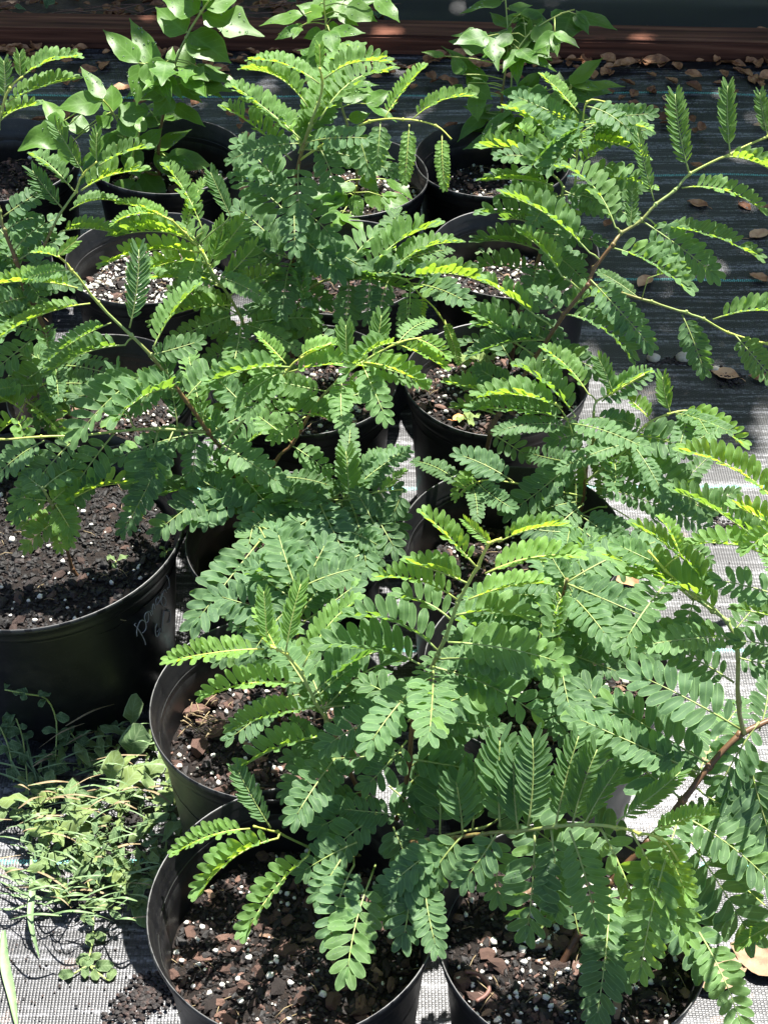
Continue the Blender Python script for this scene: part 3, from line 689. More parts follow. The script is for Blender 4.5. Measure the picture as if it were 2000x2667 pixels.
# --- B : front right
b = Plant('sapling', (1205, 2095), 'sapling leaning right out of the front right pot, with the broadest grey green leaflets', SZ('B'))
b.stem([(1205, 2095), (1245, 2019), (1317, 1911), (1395, 1826), (1475, 1731), (1530, 1661), (1600, 1591), (1690, 1545)], (0, .16), (.005, .0035), (0, .25))
b.stem([(1605, 1581), (1594, 1518), (1590, 1401), (1570, 1346), (1539, 1318), (1500, 1290), (1440, 1235), (1400, 1190)], (.05, .12), (.003, .0012), (.45, 1))
b.stem([(1670, 1550), (1720, 1450), (1710, 1330), (1690, 1220), (1690, 1100)], (.05, .08), (.003, .0012), (.4, 1))
for q in [(1465, 1780, 1614, 2010, 130, 'f', .02), (1520, 1717, 1680, 1830, 115, 'f', .02), (1440, 1900, 1510, 2064, 125, 'f', 0), (1586, 1475, 1390, 1362, 78, 'f', .05), (1601, 1577, 1390, 1464, 112, 'f', .0), (1539, 1656, 1327, 1526, 104, 'f', 0),
          (1472, 1726, 1300, 1590, 130, 'f', 0), (1562, 1334, 1394, 1248, 80, 'v', .35), (1549, 1300, 1383, 1143, 56, 'v', .35), (1497, 1296, 1327, 1208, 85, 'v', .45), (1690, 1100, 1492, 977, 64, 'v', .85), (1470, 1200, 1431, 1126, 36, 'v', .8),
          (1680, 1213, 1514, 1174, 60, 'v', .5), (1690, 1290, 1560, 1255, 74, 'f', .1), (1705, 1400, 1600, 1385, 74, 'f', .1), (1700, 1350, 1610, 1320, 60, 'v', .3), (1610, 1600, 1700, 1900, 125, 'f', 0), (1560, 1650, 1640, 1790, 110, 'f', 0),
          (1317, 1911, 1290, 2190, 98, 'f', .15), (1340, 1900, 1344, 2105, 96, 'd', .1), (1500, 2000, 1600, 2212, 78, 'f', .45), (1690, 1990, 1600, 2040, 40, 'e', .8), (1640, 1580, 1660, 1480, 70, 'f', .05),
          (1690, 1180, 1600, 1100, 60, 'v', .6), (1250, 2019, 1230, 1930, 70, 'd'), (1580, 1370, 1640, 1300, 60, 'f', .2), (1590, 1420, 1680, 1440, 70, 'f', .1), (1700, 1130, 1620, 1180, 50, 'v', .5), (1430, 1220, 1340, 1180, 55, 'f', .2),
          (1500, 1290, 1470, 1400, 60, 'f', .1), (1530, 1310, 1500, 1230, 50, 'f', .2), (1640, 1560, 1560, 1690, 100, 'f', 0)]:
    b.F(*q)
b.fill(8, .11, .15, .05, .25, .8, li=[0]); b.fill(7, .08, .12, .03, .2, .9, age=.2, li=[1, 2])
b.build()
# --- I : dark curled plant in the shaded pot
i_ = Plant('sapling', (1152, 1568), 'dark bushy sapling with hanging fronds in the shaded pot right of the pink bark pot', SZ('I'))
i_.stem([(1152, 1568), (1168, 1500), (1195, 1400), (1208, 1312), (1225, 1250)], (0, .02), (.004, .002), (0, .4))
for q in [(1190, 1400, 1172, 1440, 60, 'd'), (1170, 1290, 1160, 1412, 74, 'f', 0), (1212, 1400, 1240, 1536, 76, 'f', 0), (1220, 1270, 1130, 1262, 60, 'd'), (1200, 1360, 1110, 1390, 70, 'd'), (1205, 1330, 1300, 1400, 66, 'd'), (1222, 1260, 1310, 1370, 66, 'f', .05),
          (1222, 1262, 1340, 1290, 60, 'f', .05), (1190, 1420, 1090, 1470, 74, 'f'), (1180, 1450, 1290, 1490, 70, 'f', 0), (1225, 1255, 1180, 1180, 50, 'f'), (1210, 1310, 1040, 1330, 70, 'd'), (1190, 1400, 1330, 1450, 66, 'd'), (1170, 1480, 1210, 1590, 60, 'd')]:
    i_.F(*q)
i_.fill(26, .09, .14, .042, .25, 1, down=.5)
i_.build()
# --- E : long brown stem leaning left
e = Plant('sapling', (565, 1185), 'sapling whose brown stem leans far left, with a long side shoot to the left edge', SZ('E'))
e.stem([(565, 1185), (545, 1112), (513, 1049), (485, 975), (447, 933), (401, 863), (328, 766), (282, 721), (210, 656), (154, 582), (125, 552)], (0, .02), (.0048, .0014), (0, 1))
e.stem([(447, 934), (342, 926), (294, 926), (246, 934), (168, 943), (90, 946), (0, 950), (-60, 958)], (0, -.06), (.0026, .0013), (.55, 1))
e.stem([(481, 968), (541, 891), (583, 853), (618, 804), (646, 769), (716, 741)], (0, .03), (.0026, .0012), (.6, 1.1))
e.stem([(548, 1110), (618, 1094), (700, 1082), (754, 1080), (821, 1066), (870, 1058)], (0, -.06), (.002, .001), (.35, .9))
e.stem([(735, 1084), (760, 1150), (775, 1200), (790, 1252)], (-.04, -.05), (.001, .0008), (.8, 1))
e.stem([(560, 1160), (597, 1003), (632, 958), (681, 874), (726, 825), (779, 783), (863, 741), (915, 729)], (0, .04), (.003, .0013), (.15, 1.05))
for q in [(270, 745, 120, 796, 56, 'v', .1), (322, 800, 180, 925, 82, 'v', 0), (240, 697, 105, 778, 36, 'v', 0), (195, 655, 0, 727, 42, 'v', .6), (280, 708, 300, 538, 56, 'e', .1), (330, 754, 414, 628, 52, 'v', .3), (342, 931, 300, 1078, 88, 'f', .02),
          (426, 937, 417, 1027, 56, 'f', .05), (384, 922, 351, 763, 60, 'e', 0), (168, 944, 40, 1102, 72, 'f', .02), (96, 952, 0, 1021, 58, 'f', .1), (288, 922, 250, 800, 62, 'e', 0), (246, 937, 132, 1102, 82, 'f', .02), (375, 930, 270, 1140, 58, 'f', .02),
          (505, 1040, 350, 1140, 72, 'f', .02), (520, 1082, 400, 1120, 74, 'f', .02), (445, 925, 408, 769, 46, 'v', .3), (583, 888, 716, 905, 62, 'v', .2), (625, 804, 781, 788, 56, 'v', .55), (783, 783, 898, 822, 56, 'v', .85), (751, 811, 807, 842, 50, 'f', .6),
          (681, 867, 740, 895, 54, 'f', .45), (618, 786, 565, 730, 32, 'v', .8), (646, 772, 720, 744, 36, 'v', .8), (751, 780, 747, 702, 46, 'e', .5), (803, 775, 824, 681, 50, 'e', .5), (863, 745, 953, 790, 36, 'v', .8), (898, 733, 960, 765, 34, 'v', .8),
          (492, 985, 597, 1112, 96, 'f', .0), (500, 950, 436, 890, 60, 'f', .05), (618, 1031, 712, 1049, 46, 'f', .1), (628, 961, 702, 1014, 52, 'f', .3), (688, 1085, 740, 1189, 92, 'f', .02), (754, 1077, 747, 975, 56, 'e', .5), (821, 1066, 870, 1021, 22, 'v', .9),
          (807, 1130, 772, 1066, 50, 'f', 0), (569, 1140, 653, 1182, 80, 'f', 0), (560, 1170, 430, 1335, 96, 'f', 0), (560, 1165, 670, 1225, 72, 'f', 0), (168, 622, 0, 612, 46, 'v', .7), (760, 1150, 820, 1180, 46, 'f'), (775, 1200, 720, 1230, 46, 'f'), (560, 1140, 620, 1260, 80, 'f', 0),
          (530, 1090, 440, 1040, 66, 'f'), (450, 940, 520, 900, 60, 'f'), (401, 863, 470, 800, 62, 'v', .1), (328, 766, 420, 740, 56, 'f', .1), (360, 800, 300, 880, 50, 'f'), (125, 555, 165, 520, 26, 'e', .8), (130, 560, 80, 545, 24, 'v', 1), (154, 582, 60, 600, 34, 'f', .4),
          (541, 891, 470, 820, 60, 'f', .1), (560, 870, 640, 850, 60, 'f', .4), (600, 830, 540, 780, 50, 'f', .5), (632, 958, 560, 900, 60, 'f', .4), (660, 900, 600, 940, 56, 'f', .5), (870, 1060, 850, 1110, 50, 'f', 0), (821, 1066, 860, 1140, 70, 'f', 0), (790, 1075, 850, 1180, 70, 'f', 0)]:
    e.F(*q)
e.fill(26, .09, .13, .042, .05, .7, li=[0, 3]); e.fill(10, .07, .10, .034, .3, .9, age=.3, li=[2, 5])
e.build()
# --- second sapling in D region, low and grey
d_ = Plant('sapling', (600, 1560), 'low grey green sapling half hidden in the pot with pink bark lumps', SZ('D'))
d_.stem([(600, 1560), (615, 1480), (640, 1400), (650, 1330), (640, 1270)], (0, .02), (.003, .0015), (.1, .6))
for q in [(610, 1500, 505, 1590, 60, 'f', 0), (640, 1300, 560, 1240, 80, 'f', 0), (640, 1280, 700, 1180, 80, 'f', 0), (645, 1340, 480, 1290, 88, 'f', 0), (645, 1350, 760, 1270, 80, 'f', 0), (640, 1380, 740, 1390, 80, 'd'), (610, 1510, 690, 1500, 70, 'd'),
          (640, 1275, 600, 1150, 76, 'f', 0), (640, 1275, 760, 1230, 70, 'f', 0)]:
    d_.F(*q)
d_.fill(12, .07, .10, .036, .5, 1)
d_.build()
# --- H : the long branch reaching to the upper right, and a second stem
h = Plant('sapling', (1012, 1112), 'sapling whose long brown stem arches up to the right over bare black fabric', SZ('H'))
h.stem([(1012, 1112), (1040, 1016), (1060, 936), (1078, 898), (1115, 841), (1148, 787), (1217, 679), (1266, 613), (1281, 577), (1323, 526), (1341, 505), (1383, 478), (1416, 439), (1461, 409), (1491, 376), (1575, 331), (1659, 298), (1740, 275)], (0, .2), (.0045, .0016), (0, .95))
h.stem([(1270, 610), (1340, 630), (1410, 652), (1485, 679), (1521, 691), (1575, 721), (1659, 745), (1720, 765)], (.12, .10), (.0025, .0014), (.4, 1.1))
for q in [(1162, 685, 1057, 613, 52, 'v', .3), (1120, 745, 1027, 676, 52, 'v', .3), (1213, 595, 1132, 508, 48, 'v', .3), (1273, 545, 1105, 425, 62, 'v', .25), (1329, 490, 1230, 364, 62, 'v', .3), (1413, 433, 1377, 286, 34, 'e', .3), (1359, 490, 1365, 400, 30, 'e', .3), (1488, 370, 1458, 202, 50, 'e', .35),
          (1577, 328, 1572, 184, 46, 'e', .35), (1659, 295, 1641, 199, 34, 'e', .35), (1473, 405, 1638, 448, 42, 'v', .4), (1566, 340, 1680, 376, 48, 'v', .35), (1389, 478, 1536, 586, 74, 'f', .15), (1420, 490, 1629, 550, 46, 'v', .3), (1323, 535, 1470, 610, 66, 'v', .1), (1400, 600, 1551, 598, 28, 'v', .3),
          (1272, 600, 1398, 740, 62, 'f', .1), (1221, 680, 1350, 755, 62, 'v', .1), (1540, 690, 1710, 680, 54, 'v', .4), (1473, 679, 1518, 793, 58, 'f', .05), (1587, 724, 1670, 820, 56, 'f', .2), (1380, 645, 1300, 590, 30, 'f', .2), (1217, 679, 1160, 630, 56, 'f', .05), (1148, 787, 1250, 760, 60, 'd', 0),
          (1170, 750, 1290, 800, 66, 'd', 0), (1115, 841, 1040, 800, 60, 'd', .1), (1078, 898, 1000, 880, 50, 'v', .4), (1095, 870, 980, 830, 46, 'v', .5), (1060, 936, 1130, 980, 56, 'f', .1), (1040, 1016, 990, 1060, 34, 'v', .9), (1115, 841, 1190, 880, 56, 'd', .1)]:
    h.F(*q)
h.fill(4, .07, .10, .034, .2, .4, li=[0])
h.build()
g2 = Plant('sapling', (1235, 1200), 'open sapling with small crinkled leaflets behind the hanging branch, right of centre', SZ('H'))
g2.stem([(1235, 1200), (1239, 1180), (1254, 1114), (1266, 1042), (1272, 982), (1281, 949), (1281, 889), (1287, 868), (1320, 850), (1392, 808)], (0, .04), (.0034, .0012), (.05, 1))
g2.stem([(1266, 1035), (1257, 1003), (1242, 949), (1224, 904), (1200, 870)], (.01, .02), (.002, .001), (.5, .9))
g2.stem([(1269, 1042), (1323, 994), (1353, 967), (1395, 922), (1443, 895), (1491, 886), (1560, 910), (1592, 955)], (0, .02), (.0025, .001), (.6, 1.1))
g2.stem([(1262, 1072), (1196, 1060), (1108, 1044), (1044, 1040), (1000, 1060)], (0, .0), (.0014, .0009), (.7, 1))
g2.stem([(1257, 1114), (1311, 1093), (1380, 1130), (1480, 1180)], (0, .0), (.0014, .0009), (.6, 1))
for q in [(1270, 850, 1185, 760, 42, 'v', .55), (1244, 900, 1134, 798, 62, 'v', .1), (1215, 880, 1050, 853, 60, 'v', .4), (1225, 905, 1030, 883, 50, 'v', .1), (1270, 943, 1431, 958, 50, 'e', .3), (1371, 940, 1470, 965, 82, 'f', 0), (1353, 976, 1518, 1099, 82, 'f', .05), (1325, 850, 1293, 775, 42, 'e', .3),
          (1300, 868, 1392, 808, 42, 'v', .3), (1449, 895, 1431, 814, 42, 'e', .6), (1460, 895, 1593, 950, 52, 'v', .8), (1407, 910, 1359, 862, 36, 'v', .9), (1244, 988, 1110, 1100, 76, 'f', .05), (1108, 1040, 1000, 985, 60, 'f', 0), (1256, 1112, 1380, 1160, 46, 'f', .1), (1272, 1048, 1530, 1144, 50, 'f', .1),
          (1254, 1114, 1383, 1200, 54, 'f', .05), (1240, 1184, 1310, 1370, 72, 'f', .05), (1036, 1040, 990, 1070, 30, 'v', .9), (1250, 1150, 1130, 1140, 60, 'f', .05), (1260, 1090, 1170, 1180, 60, 'f', .05), (1390, 930, 1330, 900, 46, 'f', .2), (1300, 1010, 1400, 1060, 56, 'f', 0), (1281, 900, 1350, 910, 50, 'f', .1),
          (1250, 1140, 1340, 1230, 60, 'f'), (1480, 1180, 1530, 1210, 40, 'f', .3), (1400, 1130, 1460, 1090, 40, 'f', .2), (1282, 930, 1200, 950, 56, 'f', .1)]:
    g2.F(*q)
g2.fill(26, .07, .11, .030, .1, .95, age=.05)
g2.build()
# --- G : bushy upright plant right of centre
g = Plant('sapling', (1100, 795), 'bushy upright sapling in the pot with the orange leaf, dense down one side', SZ('G'))
g.stem([(1100, 795), (1123, 673), (1147, 598), (1162, 559), (1180, 508), (1192, 475), (1215, 406), (1188, 370), (1173, 346)], (0, .05), (.0045, .0015), (0, 1))
g.stem([(1192, 475), (1239, 454), (1245, 400), (1248, 322), (1254, 277), (1266, 217), (1311, 220)], (.03, .06), (.0024, .0012), (.6, 1.1))
for q in [(1260, 270, 1394, 275, 32, 'v', .7), (1255, 310, 1385, 335, 42, 'v', .6), (1225, 330, 1100, 235, 48, 'v', .6), (1250, 245, 1175, 165, 28, 'v', .6), (1182, 355, 1055, 318, 52, 'v', .4), (1195, 400, 1060, 388, 52, 'v', .3), (1240, 390, 1384, 400, 64, 'v', .25), (1200, 440, 1105, 425, 60, 'v', .1), (1180, 490, 1060, 460, 60, 'v', .1),
          (1165, 540, 1050, 520, 60, 'v', .05), (1147, 590, 1045, 575, 52, 'v', .05), (1135, 640, 1200, 600, 62, 'd'), (1162, 559, 1240, 560, 72, 'd'), (1147, 598, 1225, 640, 72, 'd'), (1180, 508, 1290, 520, 62, 'd'), (1110, 750, 1010, 740, 62, 'd', .05), (1125, 680, 1040, 670, 52, 'f'), (1123, 690, 1200, 720, 60, 'd'),
          (1188, 370, 1130, 280, 40, 'v', .5), (1248, 300, 1200, 250, 36, 'v', .7), (1310, 222, 1330, 240, 20, 'e', 1), (1248, 360, 1330, 310, 40, 'v', .5), (1215, 410, 1300, 450, 56, 'f', .1), (1192, 475, 1150, 400, 50, 'v', .3), (1105, 780, 1060, 700, 60, 'f'), (1110, 740, 1190, 790, 60, 'd')]:
    g.F(*q)
g.fill(20, .08, .12, .038, .2, .85)
g.build()
# --- F : tallest
f = Plant('sapling', (630, 835), 'tallest upright sapling in the centre pot, blue green fronds fanned out at the top', SZ('F'))
f.stem([(630, 835), (630, 740), (632, 600), (632, 440), (640, 370), (655, 320), (672, 270), (690, 220), (700, 180), (690, 145)], (0, 0), (.005, .0016), (0, 1))
f.stem([(642, 343), (722, 303), (798, 263), (866, 259), (938, 273), (975, 300)], (0, -.06), (.0022, .001), (.8, 1.1))
f.stem([(632, 650), (680, 615), (726, 600), (818, 591), (874, 603), (910, 639), (950, 675), (981, 739)], (0, -.06), (.0026, .001), (.4, 1.1))
f.stem([(628, 610), (590, 565), (550, 527)], (0, 0), (.0018, .001), (.4, .7))
for q in [(630, 345, 495, 238, 52, 'v', .3), (650, 300, 512, 190, 52, 'v', .3), (665, 230, 540, 150, 46, 'v', .4), (690, 180, 555, 128, 44, 'v', .4), (645, 330, 755, 190, 58, 'v', .3), (660, 290, 765, 105, 60, 'v', .3), (690, 260, 830, 150, 58, 'v', .3), (700, 170, 825, 132, 50, 'v', .4), (690, 150, 690, 95, 24, 'e', 1),
          (829, 255, 910, 150, 36, 'v', .7), (890, 255, 1012, 207, 36, 'v', .6), (645, 350, 648, 448, 76, 'f', .1), (690, 318, 720, 390, 62, 'f', .1), (770, 280, 795, 362, 60, 'f', .2), (822, 262, 815, 345, 46, 'f', .3), (884, 268, 875, 385, 34, 'f', .8), (955, 290, 960, 400, 30, 'f', .9), (625, 420, 525, 310, 84, 'f', 0), (628, 470, 522, 380, 84, 'f', 0),
          (625, 560, 520, 455, 84, 'f', 0), (628, 560, 530, 530, 70, 'f', 0), (632, 440, 708, 500, 74, 'f', 0), (632, 500, 728, 580, 84, 'f', 0), (632, 560, 725, 540, 66, 'f', 0), (740, 595, 806, 511, 60, 'v', .1), (786, 590, 926, 491, 62, 'v', .3), (838, 595, 974, 523, 52, 'v', .35), (878, 605, 1036, 607, 52, 'v', .35),
          (754, 599, 742, 715, 58, 'f', .05), (802, 591, 794, 680, 54, 'f', .1), (842, 600, 818, 687, 52, 'f', .15), (886, 618, 872, 735, 50, 'f', .3), (630, 655, 600, 740, 78, 'f', 0), (632, 650, 560, 660, 60, 'd'), (640, 640, 672, 720, 64, 'f'), (630, 690, 530, 671, 58, 'd'), (630, 703, 722, 735, 54, 'd'), (632, 600, 560, 610, 66, 'd'),
          (632, 620, 700, 650, 66, 'd'), (655, 320, 600, 240, 44, 'v', .4), (672, 270, 720, 170, 46, 'v', .4), (915, 640, 905, 690, 24, 'f', .9), (960, 690, 990, 780, 22, 'f', .9), (632, 410, 560, 400, 60, 'd')]:
    f.F(*q)
f.fill(16, .09, .13, .040, .2, .65, li=[0, 2])
f.build()
# --- J : reddish stem at left, with yellow side branch
j = Plant('sapling', (168, 976), 'reddish stemmed sapling at the left edge with a yellow green zigzag branch', SZ('J'))
j.stem([(168, 976), (147, 892), (126, 814), (99, 724), (72, 661), (56, 621), (35, 561), (10, 498), (0, 456), (-12, 380), (-5, 280), (5, 240), (22, 190), (50, 163)], (0, .10), (.0055, .0016), (0, 1))
j.stem([(58, 626), (90, 545), (112, 492), (130, 464), (161, 411), (178, 380), (210, 348)], (.05, .08), (.0028, .0014), (.3, 1.1))
j.stem([(128, 820), (95, 830), (63, 862), (36, 907)], (.0, -.02), (.0018, .001), (.7, 1))
for q in [(180, 375, 119, 270, 46, 'e', .3), (159, 411, 79, 336, 40, 'v', .2), (135, 450, 70, 368, 46, 'e', 0), (210, 349, 210, 286, 36, 'e', .5), (175, 411, 294, 369, 52, 'v', .5), (213, 358, 308, 320, 42, 'v', .3), (150, 454, 247, 433, 32, 'v', .3), (130, 500, 245, 502, 40, 'v', .3), (7, 467, 90, 411, 54, 'd'), (31, 540, 115, 474, 60, 'd'),
          (42, 560, 122, 516, 60, 'd'), (40, 172, 155, 122, 42, 'v', .5), (15, 220, 150, 172, 46, 'v', .5), (0, 262, 68, 228, 42, 'v', .4), (10, 220, 8, 130, 36, 'e', .3), (45, 168, 42, 115, 30, 'e', .5), (70, 670, 0, 640, 72, 'f', 0), (66, 735, 0, 790, 62, 'f', .1), (112, 780, 35, 835, 72, 'f', .3), (99, 829, 160, 880, 50, 'e', .3), (60, 870, 130, 935, 60, 'v', .6),
          (50, 890, 0, 855, 56, 'v', .5), (126, 814, 60, 760, 66, 'f', .2), (99, 724, 40, 700, 56, 'f', .1), (60, 630, 150, 600, 50, 'd', 0), (56, 625, -20, 560, 50, 'd'), (120, 790, 180, 740, 50, 'f', .1), (50, 600, 90, 650, 46, 'f'), (36, 905, 60, 970, 60, 'v', .4), (36, 907, -20, 960, 60, 'v', .4), (10, 500, 70, 470, 56, 'd'), (20, 520, -30, 470, 50, 'd'), (130, 830, 190, 830, 56, 'f', .2)]:
    j.F(*q)
j.fill(14, .08, .12, .036, .12, .5, li=[0]); j.fill(6, .06, .09, .03, .2, 1, age=.2, li=[2])
j.build()
# --- K : yellow green sapling between the left pots
k_ = Plant('sapling', (600, 905), 'sapling with bright yellow green drooping tip between the left pots and the centre pot', SZ('F'))
k_.stem([(600, 905), (580, 830), (548, 750), (536, 735), (520, 690), (495, 640), (470, 600), (452, 575), (430, 540), (402, 505), (372, 478), (340, 462)], (0, .0), (.0035, .0014), (.3, 1.1))
for q in [(418, 522, 260, 493, 34, 'v', .7), (402, 510, 270, 505, 66, 'v', .4), (372, 478, 265, 440, 30, 'v', .8), (430, 545, 237, 567, 48, 'v', .9), (452, 570, 340, 575, 58, 'v', .8), (440, 500, 360, 360, 40, 'v', .4), (400, 505, 440, 395, 30, 'v', .5), (452, 570, 485, 478, 42, 'e', .7), (455, 575, 525, 480, 56, 'e', .7), (478, 610, 550, 535, 52, 'e', .7),
          (485, 620, 345, 600, 46, 'v', .6), (495, 640, 585, 590, 46, 'v', .6), (505, 660, 345, 690, 50, 'v', .7), (515, 680, 380, 630, 60, 'f', .4), (536, 735, 440, 700, 56, 'f', .3), (540, 740, 620, 790, 50, 'f', .3), (430, 545, 400, 620, 50, 'f', .4), (500, 470, 455, 372, 42, 'e', .1), (530, 720, 590, 690, 46, 'f', .4), (560, 780, 480, 800, 60, 'f', .2), (548, 750, 460, 770, 56, 'f', .2), (345, 465, 250, 480, 26, 'v', .8)]:
    k_.F(*q)
k_.fill(14, .07, .11, .034, .1, .7, age=.3)
k_.build()
# --- C seedling
c_ = Plant('seedling', (185, 1252), 'small bright lime green seedling growing in the handwritten pot', SZ('C'), cat='seedling', group=None)
c_.stem([(185, 1252), (160, 1227), (135, 1152), (115, 1090), (90, 1052)], (0, .0), (.0032, .002), (.1, .6))
for q in [(130, 1145, 40, 1120, 60, 'f', 1), (130, 1120, 62, 1175, 56, 'f', 1), (120, 1100, 148, 1165, 50, 'f', 1), (130, 1100, 258, 1045, 66, 'v', 1), (120, 1090, 150, 1140, 60, 'f', 1), (110, 1080, 45, 1075, 56, 'f', .9), (110, 1085, 150, 1050, 56, 'f', .9), (130, 1120, 130, 1180, 40, 'f', 1), (100, 1060, 60, 1030, 56, 'f', .3), (95, 1055, 160, 1010, 56, 'f', .3)]:
    c_.F(*q)
c_.build()

# ================================================================== GLOSSY BROAD-LEAVED SHRUBS
class Shrub(Plant):
    def L(s, bx, by, tx, ty, wd, shape='ovate', age=.2, kz=None):
        q, d, yo = s.near(bx, by); b = V(bx, by, q.y)
        mp = m_per_px(b)
        if kz is None: kz = .55 if ty < by else .7
        t = P(tx, ty, b.z-kz*(ty-by)*mp)
        if d > 4:
            mb = MB(); mid = q.lerp(b, .5)+Vector((0, 0, .004)); tube(mb, [p-s.base for p in smooth_poly([q, mid, b], 3)], .0011, 5, .75)
            ob('leaf_stalk', mb.mesh('leaf_stalk', [M['stem']], 'youth'), s.root)
        s.leaf(b, t, wd*mp*1.12, shape, age+.15)
    def leaf(s, b, t, w_, shape, age):
        a = t-b; Ln = a.length
        if Ln < .01: return
        up = Vector((0, 0, 1))*.7+(C0-b).normalized()*.3+Vector([random.uniform(-.3, .3) for _ in range(3)])
        m = basis(a, up) @ Matrix.Diagonal((Ln, w_/{'ovate': .5, 'lobed': .5, 'heart': .8, 'spoon': .5}[shape], Ln))
        o = bpy.data.objects.new('leaf', random.choice(BMh[shape])); COL.objects.link(o); o.parent = s.root
        m4 = m.to_4x4(); m4.translation = b-s.base; o.matrix_basis = m4
        o.color = (min(1, max(0, age+random.uniform(-.1, .15))), random.uniform(.3, .8), 0, 1)
    def leaves(s, n, size=.06, tmin=.1, tmax=1, li=None):
        for _ in range(n):
            sp, pp, yy = random.choice(s.lines if li is None else [s.lines[i] for i in li]); i = int(random.uniform(tmin, tmax)*(len(sp)-1)); q = sp[i]
            az = random.uniform(0, 6.28); pl = random.uniform(.02, .06)
            d = Vector((math.cos(az), math.sin(az), random.uniform(-.2, .5))).normalized(); c = q+d*pl
            if c.z < .24: continue
            mb = MB(); tube(mb, [q-s.base, q.lerp(c, .5)-s.base+Vector((0, 0, .005)), c-s.base], .001, 5, .75); ob('leaf_stalk', mb.mesh('leaf_stalk', [M['stem']], 'youth'), s.root)
            for da in (-.9, 0, .9):
                dd = Matrix.Rotation(da+random.uniform(-.2, .2), 3, 'Z') @ d; dd.z = random.uniform(-.6, .2); L_ = size*random.uniform(.7, 1.2)
                s.leaf(c, c+dd*L_, L_*.5, random.choice(('ovate', 'ovate', 'ovate', 'lobed')), random.uniform(0, .5))
GS = 'glossy broad leaved shrubs in the rear pots'
l = Shrub('glossy_shrub', (345, 408), 'tallest glossy broad leaved shrub, wet leaves shining, rear left in the row', SZ('L'), GS, 'shrub')
l.stem([(345, 408), (345, 300), (362, 200), (372, 150), (400, 80), (435, 25), (465, -20)], (0, .05), (.004, .002), (.3, .9))
l.stem([(345, 380), (300, 360), (268, 290), (245, 240), (222, 215)], (0, -.04), (.003, .0015), (.4, .9))
l.stem([(345, 400), (290, 400), (285, 340), (300, 290)], (0, -.06), (.002, .0012), (.5, .9))
for q in [(402, 70, 333, 8, 55), (437, 30, 572, 68, 74, 'lobed', .35), (410, 72, 500, 130, 70), (430, 25, 350, -8, 62), (300, 135, 220, 55, 46), (340, 148, 275, 28, 48), (302, 137, 298, 225, 52), (315, 135, 352, 205, 44), (365, 150, 372, 95, 26), (398, 155, 400, 85, 46),
          (400, 155, 487, 207, 42), (430, 145, 522, 182, 44), (375, 170, 437, 218, 34), (352, 155, 395, 215, 28), (375, 225, 445, 268, 34), (222, 217, 118, 227, 56), (222, 212, 175, 135, 38), (245, 240, 238, 174, 40), (240, 245, 205, 280, 34, 'lobed'), (168, 290, 175, 240, 42), (132, 265, 90, 208, 34, 'ovate', .7),
          (150, 268, 35, 320, 64, 'heart', .3), (255, 250, 320, 235, 50), (260, 255, 300, 300, 40), (302, 285, 310, 245, 26, 'ovate', .5), (335, 325, 412, 270, 44, 'ovate', .6), (305, 320, 350, 272, 42), (285, 300, 215, 325, 62, 'heart'), (335, 330, 410, 400, 40, 'ovate', .5), (280, 320, 300, 385, 48), (280, 385, 265, 470, 58, 'ovate', .5),
          (150, 310, 122, 375, 42), (345, 345, 418, 345, 26), (305, 375, 362, 432, 52), (290, 390, 240, 430, 46), (370, 205, 330, 250, 46), (365, 200, 300, 210, 50), (350, 270, 300, 250, 50), (400, 80, 470, 100, 50, 'ovate', .4), (440, 15, 520, -20, 60), (455, 0, 400, -40, 60), (430, 150, 470, 180, 46)]:
    l.L(*q)
l.leaves(13, .07, .1, .7)
n = Shrub('glossy_shrub', (770, 432), 'glossy shrub in the rear middle pot, droplet covered leaves at the top edge', SZ('N'), GS, 'shrub')
n.stem([(770, 432), (768, 330), (730, 200), (712, 100), (700, 40), (700, -10)], (0, .06), (.0035, .0015), (.4, .9))
n.stem([(775, 428), (790, 400), (778, 350)], (0, -.04), (.002, .001), (.5, .9))
n.stem([(765, 420), (755, 470), (770, 400)], (-.05, -.10), (.002, .001), (.5, .9))
for q in [(655, 31, 558, 47, 38), (655, 52, 600, 68, 28), (690, 10, 662, 47, 44, 'lobed', .5), (707, 37, 743, -5, 42), (696, 68, 655, 80, 26), (750, 10, 815, 42, 50), (812, -5, 866, 42, 52), (733, 26, 775, 52, 36, 'ovate', .4), (715, 105, 783, 89, 22, 'ovate', 1), (700, 30, 640, 5, 46), (705, 20, 690, -30, 50), (705, 60, 740, 70, 40),
          (770, 403, 694, 403, 32), (790, 411, 838, 463, 32), (834, 387, 898, 427, 32), (765, 420, 778, 480, 34), (750, 420, 706, 445, 34), (770, 455, 794, 515, 36, 'ovate', .4), (750, 475, 694, 507, 36), (780, 370, 850, 360, 30), (780, 380, 820, 410, 30), (725, 190, 690, 150, 36), (735, 210, 800, 200, 40), (755, 260, 800, 240, 36, 'ovate', .5), (770, 350, 720, 340, 36)]:
    n.L(*q)
n.leaves(18, .06, .2, .95)
o_ = Shrub('glossy_shrub', (1090, 370), 'dark shrub climbing past the timber beam, large heart shaped leaf, rear right', SZ('O'), GS, 'shrub')
o_.stem([(1090, 370), (1086, 220), (1096, 130), (1096, 78), (1091, -10)], (0, .12), (.003, .0015), (.3, .8))
o_.stem([(1088, 340), (1100, 230), (1110, 130), (1150, 70), (1210, 28), (1240, 20)], (0, .12), (.0024, .0014), (.5, .9))
o_.stem([(1088, 330), (1130, 270), (1180, 210), (1235, 188)], (0, 0), (.0022, .0012), (.5, .9))
